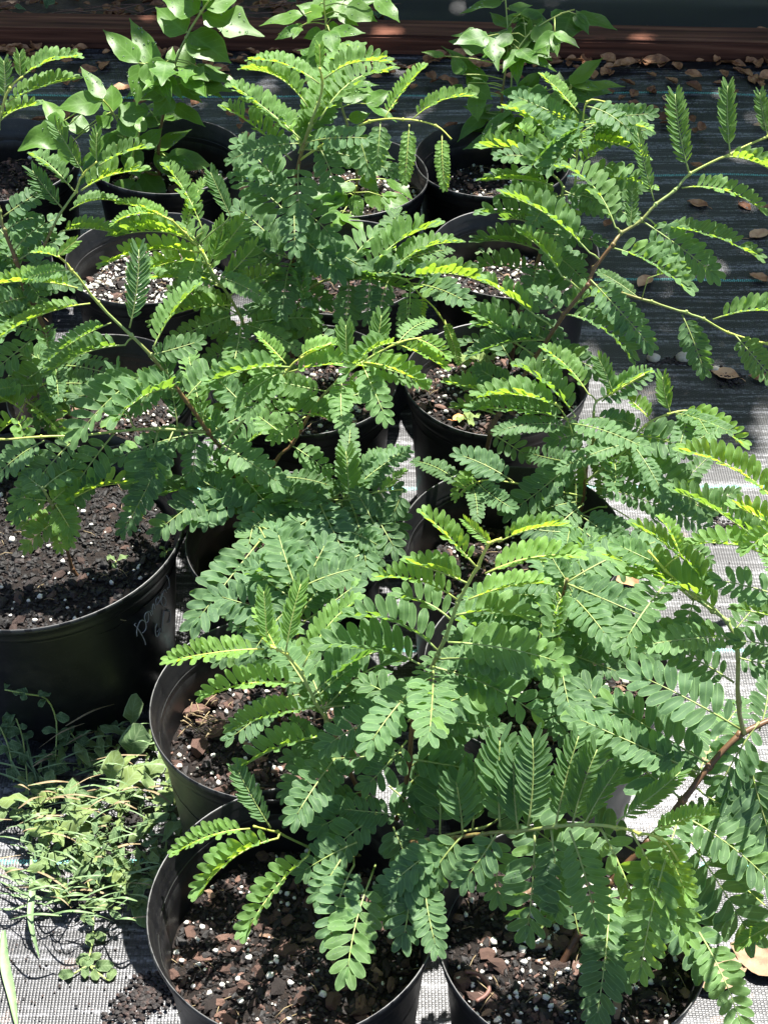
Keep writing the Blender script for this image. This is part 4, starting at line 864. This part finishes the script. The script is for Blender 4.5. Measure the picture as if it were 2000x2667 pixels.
for q in [(1085, 2, 991, 20, 42), (1070, 100, 970, 82, 50, 'lobed'), (1235, 25, 1215, 85, 74, 'heart', 0), (1154, 55, 1200, 92, 56), (1050, 180, 955, 88, 30), (1040, 190, 1010, 150, 46, 'heart'), (1012, 178, 1065, 212, 42, 'ovate', .3), (1232, 183, 1303, 115, 34, 'ovate', .9), (1237, 186, 1352, 177, 38, 'ovate', .9), (1220, 192, 1168, 255, 38, 'lobed', 1),
          (1122, 210, 1170, 146, 34), (1110, 220, 1150, 150, 30), (1101, 287, 1044, 303, 28, 'ovate', .8), (1100, 300, 1130, 330, 34), (1096, 130, 1060, 60, 40), (1120, 110, 1140, 20, 50), (1096, 60, 1060, 20, 40), (1100, 20, 1150, 5, 40), (1090, 250, 1020, 250, 40), (1090, 270, 1150, 260, 34), (1205, 195, 1210, 150, 30, 'ovate', .6), (960, 120, 910, 108, 16, 'ovate', .6),
          (1000, 160, 975, 115, 30), (1000, 200, 960, 190, 40), (1030, 200, 1030, 260, 46), (1080, 240, 1100, 290, 40)]:
    o_.L(*q)
o_.leaves(26, .065, .15, .9)

# small sprouts on the soil
def sprout(px_, py_, z, label, n=4, size=.014, age=.5, cat='sprout', shape='spoon'):
    p = P(px_, py_, z); r = empty('sprout', p, label, cat)
    for i in range(n):
        a = 6.28*i/n+random.random()*.6; d = Vector((math.cos(a), math.sin(a), .25)); st = Vector((0, 0, size*.6))
        o = ob('leaf', random.choice(WM[:2]), r); m4 = (basis(d, Vector((0, 0, 1))) @ Matrix.Scale(size*random.uniform(.7, 1.1), 3)).to_4x4(); m4.translation = st+d*size*.1; o.matrix_basis = m4; o.color = (age, .6, 0, 1)
    mb = MB(); tube(mb, [(0, 0, -.004), (0, 0, size*.3), st], .0008, 5, .8); ob('stem', mb.mesh('stem', [M['stem']], 'youth'), r)
sprout(252, 1225, SZ('C'), 'tiny two leaved green sprout beside the lime seedling', 3, .018, .4)
sprout(360, 1200, SZ('C'), 'pale round sprout near the right rim of the handwritten pot', 3, .012, .8)
sprout(1180, 2010, SZ('B'), 'single bright lime leaf on the speckled soil of the front right pot', 2, .022, 1)
sprout(1047, 560, SZ('P'), 'grey green clover sprout on the soil of the clover pot', 4, .022, .1)
sprout(1085, 575, SZ('P'), 'reddish stalked clover sprout beside the first in the clover pot', 3, .02, .1)
sprout(1030, 800, SZ('G'), 'bright green tufted weed at the back of the orange leaf pot', 7, .03, .9)
sprout(1200, 880, SZ('G'), 'small pale green sprout at the front rim of the orange leaf pot', 4, .018, .4)
sprout(1010, 920, SZ('G'), 'lime green sprout under the orange leaf', 4, .02, .9)

def crumple_leaf(name, loc, L, Wd, m, label, cat='fallen leaf', rz=None, group=None, lift=.003, curl=.3, link=True):
    vs = []; fs = []; nx, ny = 8, 6; sd = random.uniform(0, 99)
    for i in range(nx+1):
        t = i/nx; hw = max(.02, math.sin(math.pi*t**.85)**.8)*Wd/2
        for k in range(ny+1):
            c = k/ny*2-1; y = c*hw*(1+.12*noise.noise(Vector((t*6, c*3, sd))))
            z = curl*(abs(c)**2*hw + .18*L*(t-.5)**2*2) + .09*L*noise.noise(Vector((t*4, c*2, sd))) + lift
            vs.append(((t-.5)*L, y, z))
    mn = min(v[2] for v in vs); vs = [(x, y, z-mn+.0005) for x, y, z in vs]
    for i in range(nx):
        for k in range(ny): a_ = i*(ny+1)+k; fs.append([a_, a_+ny+1, a_+ny+2, a_+1])
    if not link: return np.array(vs), fs
    mb = MB(); mb.add(vs, fs); tube(mb, [(-L/2, 0, .002-mn), (-L*.62, .002, .002), (-L*.75, .006, .001)], .0007, 4)
    o = ob(name, mb.mesh(name, [m])); o.location = loc; o.rotation_euler = (0, 0, random.uniform(0, 6.28) if rz is None else rz)
    tag(o, label, cat, group); return o
def S2(x, y): return (x*.8295, y*.8295)
FL = [(1584, 243, .036, 'pinkish dry leaf on black fabric behind the topmost green shoot tip'), (1653, 285, .028, 'small brown dry leaf left of the yellow one on shaded fabric'), (1700, 281, .03, 'yellowish dry leaf on the shaded fabric right of the shoot tip'),
      (1814, 431, .032, 'oval brown leaf under the tallest feather of the arching branch'), (1979, 327, .032, 'dark brown leaf at the right edge above the arching branch'), (1816, 533, .044, 'largest oval brown leaf in the middle of the shaded fabric'),
      (1939, 540, .036, 'brown leaf left of a paired one near the right edge'), (1993, 544, .034, 'brown leaf of the pair cut by the right edge'), (1977, 612, .05, 'pale tan pointed leaf on the fabric at the right edge'),
      (1678, 735, .046, 'brown curled leaf lying on the teal thread below the branch'), (1975, 724, .04, 'torn orange brown leaf on the teal thread at the right edge'), (1581, 583, .03, 'brown leaf peeping between two upper fronds'),
      (1440, 312, .04, 'pale brown leaf beside the bright lime leaf of the rear shrub'), (1736, 258, .034, 'pinkish leaf on dappled fabric near the timber beam'), (1888, 977, .05, 'reddish leaf scrap on the dirt ring on the fabric'), (1978, 986, .04, 'orange leaf at the right edge beyond the dirt ring'),
      (1627, 1509, .05, 'rusty leaf tucked against the pot right of centre'), (639, 350, .026, 'square tan leaf scrap beside the rear left pot'), (633, 494, .036, 'orange brown leaf beside the dark left fronds'), (319, 232, .05, 'oval tan leaf on fabric in front of the beam, upper left'),
      (640, 512, .03, 'second orange leaf under the dark left fronds'), (1810, 340, .026, 'tiny yellow leaf scrap on the shaded fabric'), (1560, 350, .03, 'brown leaf behind the zigzag shoot tip')]
for x, y, L_, lb in FL:
    D_ = S2(x, y); crumple_leaf('fallen_leaf', P(D_[0], D_[1], .003), L_, L_*.62, M['deadleaf'], lb)
for x, y, L_, lb in [(1862, 2533, .085, 'big crinkled tan leaf on the fabric right of the front pots'), (1975, 2500, .075, 'curled tan leaf beside the big crinkled one at the right edge'), (1850, 1324, .05, 'crumpled tan leaf on sunlit fabric below the teal thread'), (1942, 1328, .045, 'pale folded leaf near the right edge on sunlit fabric'), (1857, 1972, .045, 'cream coloured leaf under the brown stem at right')]:
    D_ = S2(x, y); crumple_leaf('fallen_leaf', P(D_[0], D_[1], .004), L_, L_*.7, M['tanleaf'], lb, curl=.18)
crumple_leaf('fallen_leaf', P(992, 905, SZ('G')+.008), .022, .017, M['orange'], 'orange leaf scrap lying on potting soil')
crumple_leaf('fallen_leaf', P(215, 600, .003), .04, .02, M['tanleaf'], 'tan dry leaf between the left rear pots')
for x, y, s_, lb in [(1702, 932, .013, 'flat cream pebble at the left on the dirt ring'), (1780, 930, .015, 'round cream pebble under the hanging frond'), (1863, 961, .009, 'small cream pebble on the right of the dirt ring')]:
    D_ = S2(x, y); bl, bf = blob(s_, 10, 7, (1, .8, .6), .08); mb = MB(); mb.add(bl, bf)
    o = ob('pebble', mb.mesh('pebble', [M['pebble']])); o.location = P(D_[0], D_[1], s_*.45); tag(o, lb, 'pebble')
# dirt ring left by a lifted pot, and crumbs
def crumbs(name, pts, m, spread, smin, smax, z=.002, label=None):
    mb = MB()
    for (x, y, n_) in pts:
        D_ = S2(x, y); c = P(D_[0], D_[1], z)
        for _ in range(n_):
            s_ = random.uniform(smin, smax); bl, bf = blob(s_, 5, 3, (1, .8, .6), .3)
            mb.add(bl+np.array(c)+np.array([random.gauss(0, spread), random.gauss(0, spread), s_*.4]), bf, at=np.full(len(bl), random.uniform(.1, .5)))
    return tag(ob(name, mb.mesh(name, [m], 'tint', False)), kind='stuff')
ring = [(1620+ (1925-1620)*t, 968-38*math.sin(math.pi*t)+24*t, 26) for t in np.linspace(0, 1, 26)]
crumbs('dirt_crumbs', ring, M['chip'], .006, .001, .0035)
crumbs('dirt_crumbs', [(1888, 1364, 60), (1870, 1382, 40), (1930, 1380, 30), (1000, 2600, 10), (380, 2590, 260), (440, 2570, 160), (330, 2640, 120), (1900, 985, 60), (1760, 1700, 30), (1140, 2440, 40)], M['chip'], .012, .001, .004)
crumbs('dirt_crumbs', [(random.uniform(1500, 2000), random.uniform(1000, 2600), 2) for _ in range(120)]+[(random.uniform(0, 420), random.uniform(2300, 2660), 2) for _ in range(90)], M['chip'], .02, .0006, .002)

# leaf litter in front of and behind the beam
def litter(name, n_, xr, yr, z=.002, dens=None):
    mb = MB()
    for _ in range(n_):
        L_ = random.uniform(.02, .05); vs, fs = crumple_leaf('', (0, 0, 0), L_, L_*.6, None, None, link=False, curl=.6)
        a = random.uniform(0, 6.28); m = np.array(Matrix.Rotation(a, 3, 'Z') @ Matrix.Rotation(random.uniform(-.5, .5), 3, 'X'))
        x = random.uniform(*xr); y = yr(x, random.random())
        mb.add(vs @ m.T + np.array([x, y, z+random.uniform(0, .012)]), fs)
    return tag(ob(name, mb.mesh(name, [M['deadleaf']])), kind='stuff')
def beamy(x): t = (x-pa.x)/(pb.x-pa.x); return pa.y+(pb.y-pa.y)*t
litter('leaf_litter', 230, (-1.1, 1.15), lambda x, r: beamy(x)-.01-.12*r**2*(1 if x < .3 or x > .45 else .6))
litter('leaf_litter', 520, (-1.3, .02), lambda x, r: beamy(x)+.10+.55*r, .004)
litter('leaf_litter', 60, (0, 1.3), lambda x, r: beamy(x)+.10+.04*r, .004)
litter('leaf_litter', 70, (-1.0, 1.2), lambda x, r: beamy(x)-.12-.25*r, .002)
# creeping vine weeds behind the beam
vw = empty('creeping_weed', (-.7, 3.75, 0), 'dark trailing weeds over leaf litter behind the beam, upper left', 'weed')
for _ in range(70):
    o = ob('leaf', random.choice(WM), vw); d = Vector((random.uniform(-1, 1), random.uniform(-1, 1), random.uniform(-.1, .5)))
    m4 = (basis(d, Vector((0, -.3, 1))) @ Matrix.Scale(random.uniform(.02, .04), 3)).to_4x4(); m4.translation = Vector((random.uniform(-.42, .75), random.uniform(-.08, .22), random.uniform(.02, .06))); o.matrix_basis = m4; o.color = (0, .1, 0, 1)
mb = MB()
for _ in range(22):
    p = Vector((random.uniform(-.45, .6), random.uniform(-.08, .2), .02)); pts = [p]
    for k in range(4): p = p+Vector((random.uniform(.02, .10), random.uniform(-.04, .03), random.uniform(-.012, .02))); pts.append(p)
    tube(mb, smooth_poly(pts, 3), .0012, 4)
ob('stem', mb.mesh('stem', [M['twig']]), vw)

# curved red twig on soil of B
c = POTS['B'][1]; mb = MB()
tw = [P(912+.45*x, 1659+.45*y, SZ('B')+.006) for x, y in [(205, 982), (250, 985), (295, 1010), (322, 1055), (305, 1095), (260, 1125)]]
tube(mb, smooth_poly([p-tw[0] for p in tw], 4), .0024, 7); o = ob('twig', mb.mesh('twig', [M['twig']])); o.location = tw[0]; tag(o, 'smooth curved red brown twig lying on speckled soil', 'twig')
# pink bark lumps and straw in D
for x, y, s_, lb in [(470, 1580, .017, 'pink bark lump nearest the left wall'), (425, 1535, .018, 'pale pink bark lump at the back of the soil'), (452, 1512, .012, 'small pink bark lump'), (430, 1612, .014, 'dark red bark lump')]:
    o = ob('bark_lump', CHIPS[6 if s_ > .015 else 5], POTS['D'][0]); p = P(x, y, SZ('D')+s_*.35)-POTS['D'][1]
    m4 = (Matrix.Rotation(random.random()*6, 3, 'Z') @ Matrix.Diagonal((s_, s_, s_*1.6))).to_4x4(); m4.translation = p; o.matrix_basis = m4
mb = MB()
for _ in range(26):
    p = P(random.uniform(400, 470), random.uniform(1510, 1600), SZ('D')+.012)-POTS['D'][1]; d = Vector((random.uniform(-1, 1), random.uniform(-1, 1), random.uniform(-.2, .3))).normalized()*random.uniform(.01, .03)
    tube(mb, [p, p+d*.5+Vector((0, 0, .003)), p+d], .0007, 4)
tag(ob('dry_straw', mb.mesh('dry_straw', [M['straw']]), POTS['D'][0]), kind='stuff')

# ================================================================== PULLED WEEDS AT THE LEFT
hc = P(230, 1800, 0)
wh = empty('weed_heap', hc, 'wilting heap of pulled weeds on the fabric below the handwritten pot', 'weed heap')
def heap_h(x, y): return .055*max(0, 1-((x)/.17)**2-((y)/.19)**2)
def wleaf(p, d, n_, size, mesh, age, wsc=1.0, br=None):
    o = ob('leaf', mesh, wh); m4 = (basis(d, n_) @ Matrix.Diagonal((size, size*wsc, size))).to_4x4(); m4.translation = p-hc; o.matrix_basis = m4
    o.color = (age, random.uniform(.3, .8) if br is None else br, 0, 1)
for _ in range(300):                                       # leaves of the heap
    while True:
        x, y = random.uniform(0, 395), random.uniform(1520, 1990)
        if ((x-225)/185)**2+((y-1770)/215)**2 < 1 and not (x < 60 and y > 1900): break
    p = P(x, y, 0); h_ = heap_h(p.x-hc.x, p.y-hc.y)*random.uniform(.5, 1)+.006; p = P(x, y, h_)
    az = random.uniform(0, 6.28); d = Vector((math.cos(az), math.sin(az), random.uniform(-.2, .5)))
    nn = Vector((random.uniform(-1.4, 1.4), random.uniform(-1.4, 1.4), 1)); wleaf(p, d, nn, random.uniform(.011, .026)*(1.3 if random.random() < .15 else 1), random.choice((WM[0], WM[1], WM[1], WM[2])), random.choice((0, .1, .4, .8, 1)), random.uniform(.6, 1.1), random.uniform(.1, 1))
for _ in range(38):
    x, y = random.uniform(60, 370), random.uniform(1600, 1900)
    p = P(x, y, random.uniform(.03, .06)); az = random.uniform(0, 6.28); wleaf(p, Vector((math.cos(az), math.sin(az), random.uniform(-.3, .4))), Vector((random.uniform(-.8, .8), random.uniform(-.9, .3), 1)), random.uniform(.03, .05), WM[0], random.choice((.2, .5, .9)), random.uniform(.6, .9), random.uniform(.5, 1))
for bx, by, tx, ty, wd, ag, z0, z1 in [(285, 1570, 290, 1505, 38, .45, .05, .10), (275, 1590, 215, 1565, 22, .3, .04, .05), (280, 1640, 300, 1570, 66, .1, .03, .08), (235, 1690, 250, 1625, 46, .7, .05, .09), (255, 1710, 320, 1640, 50, .8, .05, .06), (260, 1740, 220, 1700, 46, .7, .05, .06),
                                 (220, 1735, 128, 1790, 46, .75, .05, .05), (330, 1735, 375, 1715, 40, .7, .05, .06), (190, 1860, 310, 1905, 60, .25, .012, .02), (290, 1925, 318, 2000, 44, .7, .01, .012), (345, 1610, 368, 1650, 36, .6, .06, .05), (200, 1845, 175, 1800, 44, .7, .03, .05),
                                 (310, 1690, 350, 1640, 40, .6, .05, .07), (180, 1770, 130, 1730, 40, .3, .05, .05), (100, 1780, 62, 1800, 34, .3, .03, .02), (120, 1690, 90, 1720, 34, .3, .03, .02)]:
    b_, t_ = P(bx, by, z0), P(tx, ty, z1); L_ = (t_-b_).length
    wleaf(b_, t_-b_, Vector((0, -.3, 1)), L_, WM[0], ag, wd*m_per_px(b_)/(L_*.5))
def standing(pts, z0, name, lf=10, sz=.02, age=.1, ro=.0012):
    ps = [P(x, y, z) for (x, y, z) in pts]; mb = MB(); tube(mb, smooth_poly([p-hc for p in ps], 3), ro, 5, .7); ob('stem', mb.mesh('stem', [M['stem']], 'youth'), wh)
    sp = smooth_poly(ps, 4)
    for i in range(lf):
        q = sp[int(i/(lf)*(len(sp)-1))+1 if i < lf-1 else -1]; az = i*2.4; d = Vector((math.cos(az), math.sin(az), .2)); wleaf(q, d, Vector((0, -.5, 1)), sz*random.uniform(.7, 1.2), random.choice(WM[:2]), age, 1.1, .4)
standing([(120, 1720, .0), (120, 1640, .02), (122, 1560, .06), (100, 1510, .10), (60, 1500, .12), (10, 1490, .13)], 0, 'a', 12, .022)
standing([(60, 1700, .0), (50, 1600, .03), (30, 1540, .06), (15, 1500, .08)], 0, 'b', 12, .02)
standing([(30, 1690, .0), (20, 1620, .03), (0, 1570, .05)], 0, 'c', 9, .02)
standing([(180, 1650, .0), (170, 1610, .02), (150, 1580, .03)], 0, 'd', 8, .022)
standing([(70, 1790, .0), (60, 1760, .01), (10, 1740, .02)], 0, 'e', 9, .022, .4)
standing([(180, 1870, .005), (195, 1930, .006), (202, 2000, .006), (195, 2060, .006), (190, 2085, .005), (235, 2120, .004)], 0, 'f', 12, .020, .4)
standing([(210, 2090, .004), (185, 2090, .006), (160, 2105, .006)], 0, 'g', 5, .022, .2)
def blade(pts, w0, m='grass'):
    ps = smooth_poly([P(x, y, z)-hc for x, y, z in pts], 4); vs = []; fs = []
    for i, p in enumerate(ps):
        t = i/(len(ps)-1); T = (ps[min(i+1, len(ps)-1)]-ps[max(0, i-1)]).normalized(); s_ = T.cross(Vector((0, 0, 1))).normalized()*w0*max(.1, math.sin(math.pi*(.12+.85*t)))
        vs += [tuple(p-s_), tuple(p-Vector((0, 0, w0*.35))), tuple(p+s_)]
    for i in range(len(ps)-1):
        for k in range(2): fs.append([i*3+k, i*3+k+1, i*3+k+4, i*3+k+3])
    mb = MB(); mb.add(vs, fs); ob('grass_blade', mb.mesh('grass_blade', [M[m]]), wh)
blade([(68, 1850, .03), (70, 1920, .03), (66, 1990, .025), (85, 2070, .004)], .0042); blade([(8, 2010, .01), (10, 2080, .01), (25, 2150, .006), (38, 2230, .004)], .006)
for _ in range(230):
    x, y = random.uniform(10, 390), random.uniform(1560, 1990); L_ = random.uniform(30, 110); a = random.uniform(-.6, .6)+random.choice((0, 3.14)); 
    if ((x-215)/200)**2+((y-1780)/230)**2 > 1: continue
    z_ = random.uniform(.02, .08); L_ *= random.uniform(.8, 1.6); blade([(x, y, z_), (x+L_*.5*math.cos(a), y+L_*.4*math.sin(a)-8, z_+.008), (x+L_*math.cos(a), y+L_*.8*math.sin(a), max(.004, z_-.03))], random.uniform(.0006, .0018), random.choice(('grass', 'straw', 'grass', 'grass')))
for x0, y0, x1, y1 in [(0, 1890, 150, 1935), (0, 1905, 160, 1960), (10, 1875, 140, 1925), (0, 1930, 190, 1945), (20, 1920, 180, 1955), (0, 1870, 60, 1905), (0, 1560, 80, 1680), (10, 1540, 90, 1690), (0, 1600, 60, 1700), (0, 1965, 70, 1950), (110, 1870, 185, 1970), (55, 1590, 80, 1690)]:
    blade([(x0, y0, .02), ((x0+x1)/2, (y0+y1)/2+6, .02), (x1, y1, .008)], .0018)
mb = MB()
for cx_, cy_, n_ in [(290, 1775, 90), (190, 1945, 90), (330, 1880, 80), (150, 1935, 40), (240, 1860, 60), (345, 1940, 50)]:
    for _ in range(n_):
        p = P(cx_+random.gauss(0, 14), cy_+random.gauss(0, 10), random.uniform(.004, .05 if cy_ < 1850 else .015))-hc; bl, bf = blob(random.uniform(.0015, .005), 5, 3, (1, 1, .8), .3); mb.add(bl+np.array(p), bf, at=np.full(len(bl), random.uniform(.05, .35)))
tag(ob('root_clod', mb.mesh('root_clod', [M['chip']], 'tint', False), wh), kind='stuff')

# ================================================================== TREE THAT SHADES THE BACK (stands beyond the photo)
tr = empty('shade_tree', (1.6, 5.2, 0), 'leafy tree beyond the picture whose crown dapples the rear fabric', 'tree')
mb = MB(); tube(mb, smooth_poly([(0, 0, -.1), (.05, -.1, 1.2), (-.1, -.2, 2.2), (-.4, -.6, 3.2)], 4), [.14-.008*i for i in range(13)], 10); ob('trunk', mb.mesh('trunk', [M['trunk']]), tr)
for tx, ty, tz in [(-1.2, -1.2, 3.6), (-2.6, -.9, 3.9), (.4, -1.4, 3.6), (-1.9, -.1, 4.1), (-.9, .6, 4.2)]:
    mb = MB(); tube(mb, smooth_poly([(-.25, -.4, 2.7), (tx*.5-.1, ty*.5-.2, 3.3), (tx, ty, tz)], 5), [.06-.005*i for i in range(11)], 7); ob('limb', mb.mesh('limb', [M['trunk']]), tr)
mb = MB(); cnt = 0
def shade_density(x, y):
    edge = 2.52 if x < .25 else (2.52-(x-.25)/.3*.42 if x < .55 else 2.10)
    edge += .10*noise.noise(Vector((x*3, y*3, 2)))
    if y < edge: return 0
    d = min(1, (y-edge)/.18)
    hole = noise.noise(Vector((x*9, y*9, 7))) + .6*noise.noise(Vector((x*22, y*22, 3)))
    if y > 3.2: hole += .12
    elif x > .4: hole += .05
    return 0 if hole > .44 else d
while cnt < 15000:
    gx, gy = random.uniform(-2.0, 2.6), random.uniform(2.0, 5.4)
    if random.random() > shade_density(gx, gy): continue
    z = 2.6+1.5*random.random(); p = Vector((gx, gy, 0))+sv*(z/sv.z)
    s_ = random.uniform(.04, .062); n_ = (sv+Vector([random.uniform(-.6, .6) for _ in range(3)])).normalized(); a_ = n_.orthogonal().normalized(); a_ = Matrix.Rotation(random.random()*6.28, 3, n_) @ a_; b_ = n_.cross(a_)
    q = p-Vector((1.6, 5.2, 0)); mb.add([tuple(q-a_*s_*1.3), tuple(q-b_*s_*.6), tuple(q+a_*s_*1.3), tuple(q+b_*s_*.6)], [[0, 1, 2, 3]]); cnt += 1
tag(ob('crown', mb.mesh('crown', [M['broad']]), tr), kind='stuff')
hg = tag(empty('added_sky_block', (0, 5.6, 0), 'tall dense green leaf screen, added unseen behind the nursery rows to block sky light', 'added_sky_block'), None)  # unseen leaf wall, added to keep sky light and reflection off the rear fabric
mb = MB()
for _ in range(13000):
    x = random.uniform(-4.5, 4.5); z = random.uniform(.0, 4.1); yy = random.gauss(0, .22)+.25*noise.noise(Vector((x*1.3, z*1.3, 0)))
    s_ = random.uniform(.05, .09); n_ = Vector([random.uniform(-1, 1) for _ in range(3)]).normalized(); n_.y -= .8; n_.normalize(); a_ = n_.orthogonal().normalized(); a_ = Matrix.Rotation(random.random()*6.28, 3, n_) @ a_; b_ = n_.cross(a_)
    q = Vector((x, yy, z)); mb.add([tuple(q-a_*s_), tuple(q-b_*s_*.5), tuple(q+a_*s_), tuple(q+b_*s_*.5)], [[0, 1, 2, 3]])
tag(ob('foliage', mb.mesh('foliage', [M['broad']]), hg), kind='stuff')
print('OBJECTS', len(bpy.data.objects))
